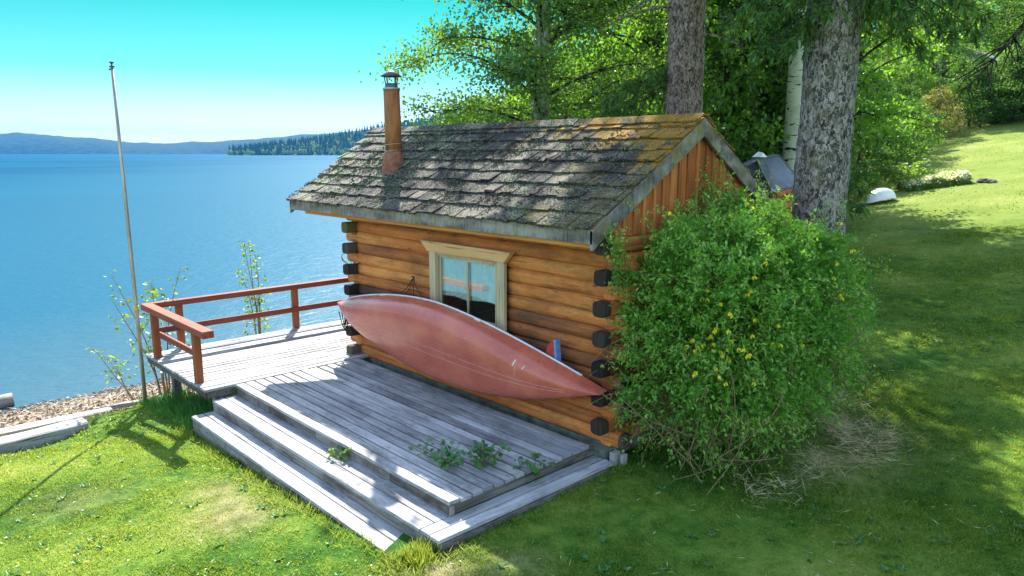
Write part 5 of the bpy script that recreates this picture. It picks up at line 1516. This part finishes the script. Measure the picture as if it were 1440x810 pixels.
# ------------------------------------------------------------------ upturned white boat, bed of pale flowers, stones on the far lawn
bx, by = -4.16, 18.36; bz = gz(bx, by)
d_ = unit(np.array([rx[0] * .94 + ax[0] * .35, rx[1] * .94 + ax[1] * .35, .10])); sd = np.cross([0, 0, 1.0], d_)
boat = thing('white_boat', 'small white boat lying upside down on the sunny lawn', 'boat', (bx, by, bz))
b = MB(); ss_ = np.linspace(-1, 1, 31); tt = np.linspace(0, PI, 21); V = []
for s in ss_:
    w_ = .30 * (1 - abs(s) ** 2.2) ** .7 + .012; h_ = .30 * (1 - abs(s) ** 2.6) ** .75 + .01; zb = bz + .03 + .10 * (1 - s * s)
    for t in tt: V.append(np.array([bx, by, zb]) + d_ * s * .58 + sd * w_ * math.cos(t) + np.array([0, 0, h_ * abs(math.sin(t)) ** .8]))
F = [(i * 21 + j, (i + 1) * 21 + j, (i + 1) * 21 + j + 1, i * 21 + j + 1) for i in range(30) for j in range(20)]
b.add(V, F, 0, True); b.build('hull', M['white'], boat)
b = MB()
for t0 in (0, PI):
    b.tube([np.array([bx, by, bz + .03 + .10 * (1 - s * s)]) + d_ * s * .58 + sd * (.30 * (1 - abs(s) ** 2.2) ** .7 + .016) * math.cos(t0) for s in np.linspace(-.98, .98, 24)], .010, 6)
b.build('gunwale', M['gunwale'], boat)

p0, p1 = np.array([-4.03, 20.2]), np.array([-2.45, 21.3]); rB = np.random.default_rng(17)
n = 7000; t = rB.random(n); wv = rB.uniform(-1, 1, n); ln = unit((p1 - p0)[None])[0]; pn = np.array([-ln[1], ln[0]])
X = p0[0] + (p1[0] - p0[0]) * t + pn[0] * (.55 + .5 * wv); Y = p0[1] + (p1[1] - p0[1]) * t + pn[1] * (.55 + .5 * wv)
Hh = .34 * (1 - np.abs(wv) ** 4) * np.array([.85 + .45 * mnoise.noise(Vector((q * 5, w * 2, 1))) + .25 * mnoise.noise(Vector((q * 17, w * 5, 3))) for q, w in zip(t, wv)]) * rB.random(n) ** .6
P = np.stack([X, Y, ground_z(X, Y) + Hh], -1)
bed = thing('flower_bed', 'low bed of creamy white flowers on the sunny slope', 'flower bed', (*p0, gz(*p0)))
hi = Hh > .13; b = MB(); b.leaves(P[~hi], rB.normal(size=P[~hi].shape), rB.normal(size=P[~hi].shape) + [0, 0, 1], .11, .06); q = P[hi][rB.random(hi.sum()) < .8]; b.leaves(q, rB.normal(size=q.shape), rB.normal(size=q.shape) + [0, 0, 1], .10, .05); b.build('foliage', M['lf_sap'], bed)
q = P[hi][rB.random(hi.sum()) < .55]; b = MB(); b.leaves(q + [0, 0, .03], rB.normal(size=q.shape), rB.normal(size=q.shape) * .5 + [0, 0, 1], .085, .075); fo = b.build('blossom', M['whitefl'], bed); fo['kind'] = 'stuff'
sapling('leafy_shoot', 'yellow green leafy seedling clump at the left end of flower bed', -4.35, 20.9, .95, 12, 88, 22, .13, M['lf_sap'], spread=.5, start=.1, cat='plant')


def stone(name, label, x, y, r, seed, sq=.6, loc_z=0):
    bm = bpy.data.meshes.new(name); import bmesh
    m_ = bmesh.new(); bmesh.ops.create_icosphere(m_, subdivisions=4, radius=r)
    for v in m_.verts:
        k = 1 + .35 * mnoise.noise(v.co * (1.6 / r) + Vector((seed, 0, 0))) + .25 * abs(mnoise.noise(v.co * (4 / r))) + .08 * mnoise.noise(v.co * (11 / r)); v.co = Vector((v.co.x * k, v.co.y * k, v.co.z * k * sq))
    m_.to_mesh(bm); m_.free(); bm.materials.append(M['stone'])
    o = bpy.data.objects.new(name, bm); COL.objects.link(o); o.location = (x, y, gz(x, y) + r * sq * .4); tag(o, label, 'stone'); return o


stone('boulder', 'low brown stone at the right end of the flower bed', -2.2, 21.6, .20, 2, .45)
stone('boulder', 'smaller brown stone touching the first one beyond flower bed', -1.98, 21.45, .15, 5, .5)

# a roof glimpsed through the hedge, high on the right
hx_, hy_ = along(lat(1332), 47); hz_ = gz(hx_, hy_)
hs = thing('far_house', 'grey roofed house glimpsed between trees above the lawn', 'house', (hx_, hy_, hz_))
hz_ = 9.3 - 6.6
b = MB(); b.box((hx_, hy_, hz_ + 2.6), (3, 4, 5.2)); b.build('wall', simple('pale_wall', (.5, .42, .2), .8), hs)
b = MB(); b.prism([(hx_ - 2.5, hz_ + 5.2), (hx_ + 2.5, hz_ + 5.2), (hx_, hz_ + 6.6)], 1, hy_ - 2.9, hy_ + 2.9); b.build('roof', simple('grey_violet_roof', (.20, .16, .18), .8), hs)


# ------------------------------------------------------------------ grass
gr = np.random.default_rng(23)


def blades(n, rmin, rmax, h0, h1, w0, w1, power=1.0):
    t = rmin + (rmax - rmin) * gr.random(n) ** power; l = gr.uniform(-.95, .95, n) * (1 + .6 / t)
    X = CAM[0] + t * (-math.sin(YAW) + 0 * l) + t * l * RT[0]; Y = CAM[1] + t * math.cos(YAW) + t * l * RT[1]
    d = X - shore_x(Y); ok = d > 3.05
    ok &= ~((X > -5.05) & (X < .0) & (Y > -.05) & (Y < 3.0)) & ~((X > -7.2) & (X < -4.72) & (Y > -2.45) & (Y < 3.3))
    ok &= ~((X > -4.72) & (X < .19) & (Y > -2.43) & (Y < .0)) & ~((X > -4.72) & (X < -.06) & (Y > -2.72) & (Y < .0))
    ok &= gr.random(n) > .8 * dryness(X, Y)
    X, Y = X[ok], Y[ok]; n = len(X)
    nz = np.array([mnoise.noise(Vector((a * .7, c * .7, 2))) + .6 * mnoise.noise(Vector((a * 2.9, c * 2.9, 5))) for a, c in zip(X, Y)])
    kp = gr.random(n) < np.clip(.72 + nz * 1.1, .12, 1); X, Y, nz = X[kp], Y[kp], nz[kp]; n = len(X)
    near = np.clip(1 - np.maximum(np.maximum(-4.8 - X, X - .3), np.maximum(-2.85 - Y, Y - 3.0)) / .16, 0, 1)
    edge = np.clip(1 - (X - shore_x(Y) - 3.05) / .7, 0, 1)
    th = gr.uniform(0, 2 * PI, n)
    D = np.stack([np.cos(th) * .75 + .15, np.sin(th) * .75 - .2, gr.uniform(.45, 1.3, n)], -1)
    P = np.stack([X, Y, ground_z(X, Y) - .006], -1)
    L = gr.uniform(h0, h1, n) * (1 + .6 * np.clip(nz, 0, 1)) * (1 + 1.6 * near * gr.random(n) + 2.2 * edge * gr.random(n))
    N = gr.normal(size=(n, 3)); return P, D, N, L, gr.uniform(w0, w1, n)


gm, gnt2 = newmat('grass_blade'); p = pos_(gnt2)
a_ = noise_(gnt2, p, .55, 5, .6); b2 = noise_(gnt2, p, 3.2, 4, .65)
f_ = math_(gnt2, 'ADD', math_(gnt2, 'MULTIPLY', a_, .65), math_(gnt2, 'ADD', math_(gnt2, 'MULTIPLY', b2, .35), math_(gnt2, 'MULTIPLY_ADD', rand_(gnt2), .30, -.02)))
gc = ramp(gnt2, f_, [(.42, (.009, .050, .006)), (.55, (.038, .135, .015)), (.67, (.12, .245, .03)), (.82, (.32, .35, .09))])
gd = nd(gnt2, 'ShaderNodeBsdfDiffuse', {'Color': gc}); gt_ = nd(gnt2, 'ShaderNodeBsdfTranslucent', {'Color': mix(gnt2, .5, gc, (.52, .56, .06))})
gsh = nd(gnt2, 'ShaderNodeMixShader', {'Fac': .55, 1: gd.outputs[0], 2: gt_.outputs[0]}); nd(gnt2, 'ShaderNodeOutputMaterial', {'Surface': gsh.outputs[0]})
b = MB()
for args in ((340000, 3.2, 9.0, .022, .052, .004, .009, .75), (190000, 8.5, 17.0, .03, .06, .009, .016, .8), (45000, 16, 42, .03, .055, .02, .05, .8)):
    P, D, N, L, Wd = blades(*args); b.leaves(P, D, N, L, Wd, 0, .05)
structure(b.build('grass', gm), 'stuff')
# white clover and daisies dotted through the near lawn
P, D, N, L, Wd = blades(700, 3.4, 11, .02, .03, .01, .02); b = MB()
P = P[P[:, 0] < .5] ; P = P + [0, 0, .03]
for k in range(3):
    b.leaves(P, gr.normal(size=P.shape) * [1, 1, .3], gr.normal(size=P.shape) * .5 + [0, 0, 1], .016, .014)
structure(b.build('clover_flowers', M['whitefl']), 'stuff')
# clippings, dry blades and broad-leaved weeds in the turf
P, D, N, L, Wd = blades(9000, 3.3, 15, .02, .03, .01, .02, .8); b = MB(); k = gr.random(len(P)) < .3
th = gr.uniform(0, 2 * PI, len(P)); D = np.stack([np.cos(th), np.sin(th), gr.uniform(-.05, .35, len(P))], -1)
b.leaves(P[k] + [0, 0, .025], D[k], gr.normal(size=P[k].shape) + [0, 0, .7], gr.uniform(.04, .12, k.sum()), gr.uniform(.004, .009, k.sum()), 0)
q = P[~k][::3]
for rep in range(6):
    th = gr.uniform(0, 2 * PI, len(q)); D = np.stack([np.cos(th), np.sin(th), gr.uniform(.1, .7, len(q))], -1)
    b.leaves(q + [0, 0, .008], D, gr.normal(size=q.shape) * .3 + [0, 0, 1], gr.uniform(.03, .075, len(q)), gr.uniform(.016, .034, len(q)), 1)
structure(b.build('turf_weeds', [M['lf_dry'], M['lf_weed']]), 'stuff')
n = 900; X = gr.normal(.07, .10, n); Y = gr.normal(-2.60, .09, n); k = (X > -.05); X, Y = X[k], Y[k]; P = np.stack([X, Y, ground_z(X, Y) - .01], -1)
D = np.stack([gr.normal(size=len(X)) * .4, gr.normal(size=len(X)) * .4, np.ones(len(X))], -1); b = MB(); b.leaves(P, D, gr.normal(size=P.shape), gr.uniform(.05, .15, len(X)), gr.uniform(.005, .010, len(X)), 0, .1)
structure(b.build('grass_tuft', gm), 'stuff')
# long grass and weeds under the deck corner
n = 2600; X = gr.uniform(-7.1, -4.75, n); Y = gr.uniform(-2.75, -2.0, n); P = np.stack([X, Y, ground_z(X, Y) - .01], -1)
D = np.stack([gr.normal(size=n) * .3, gr.normal(size=n) * .3 - .25, np.ones(n)], -1); b = MB()
b.leaves(P, D, gr.normal(size=P.shape), gr.uniform(.05, .24, n), gr.uniform(.005, .012, n), 0, .1); structure(b.build('tall_grass', M['lf_weed']), 'stuff')
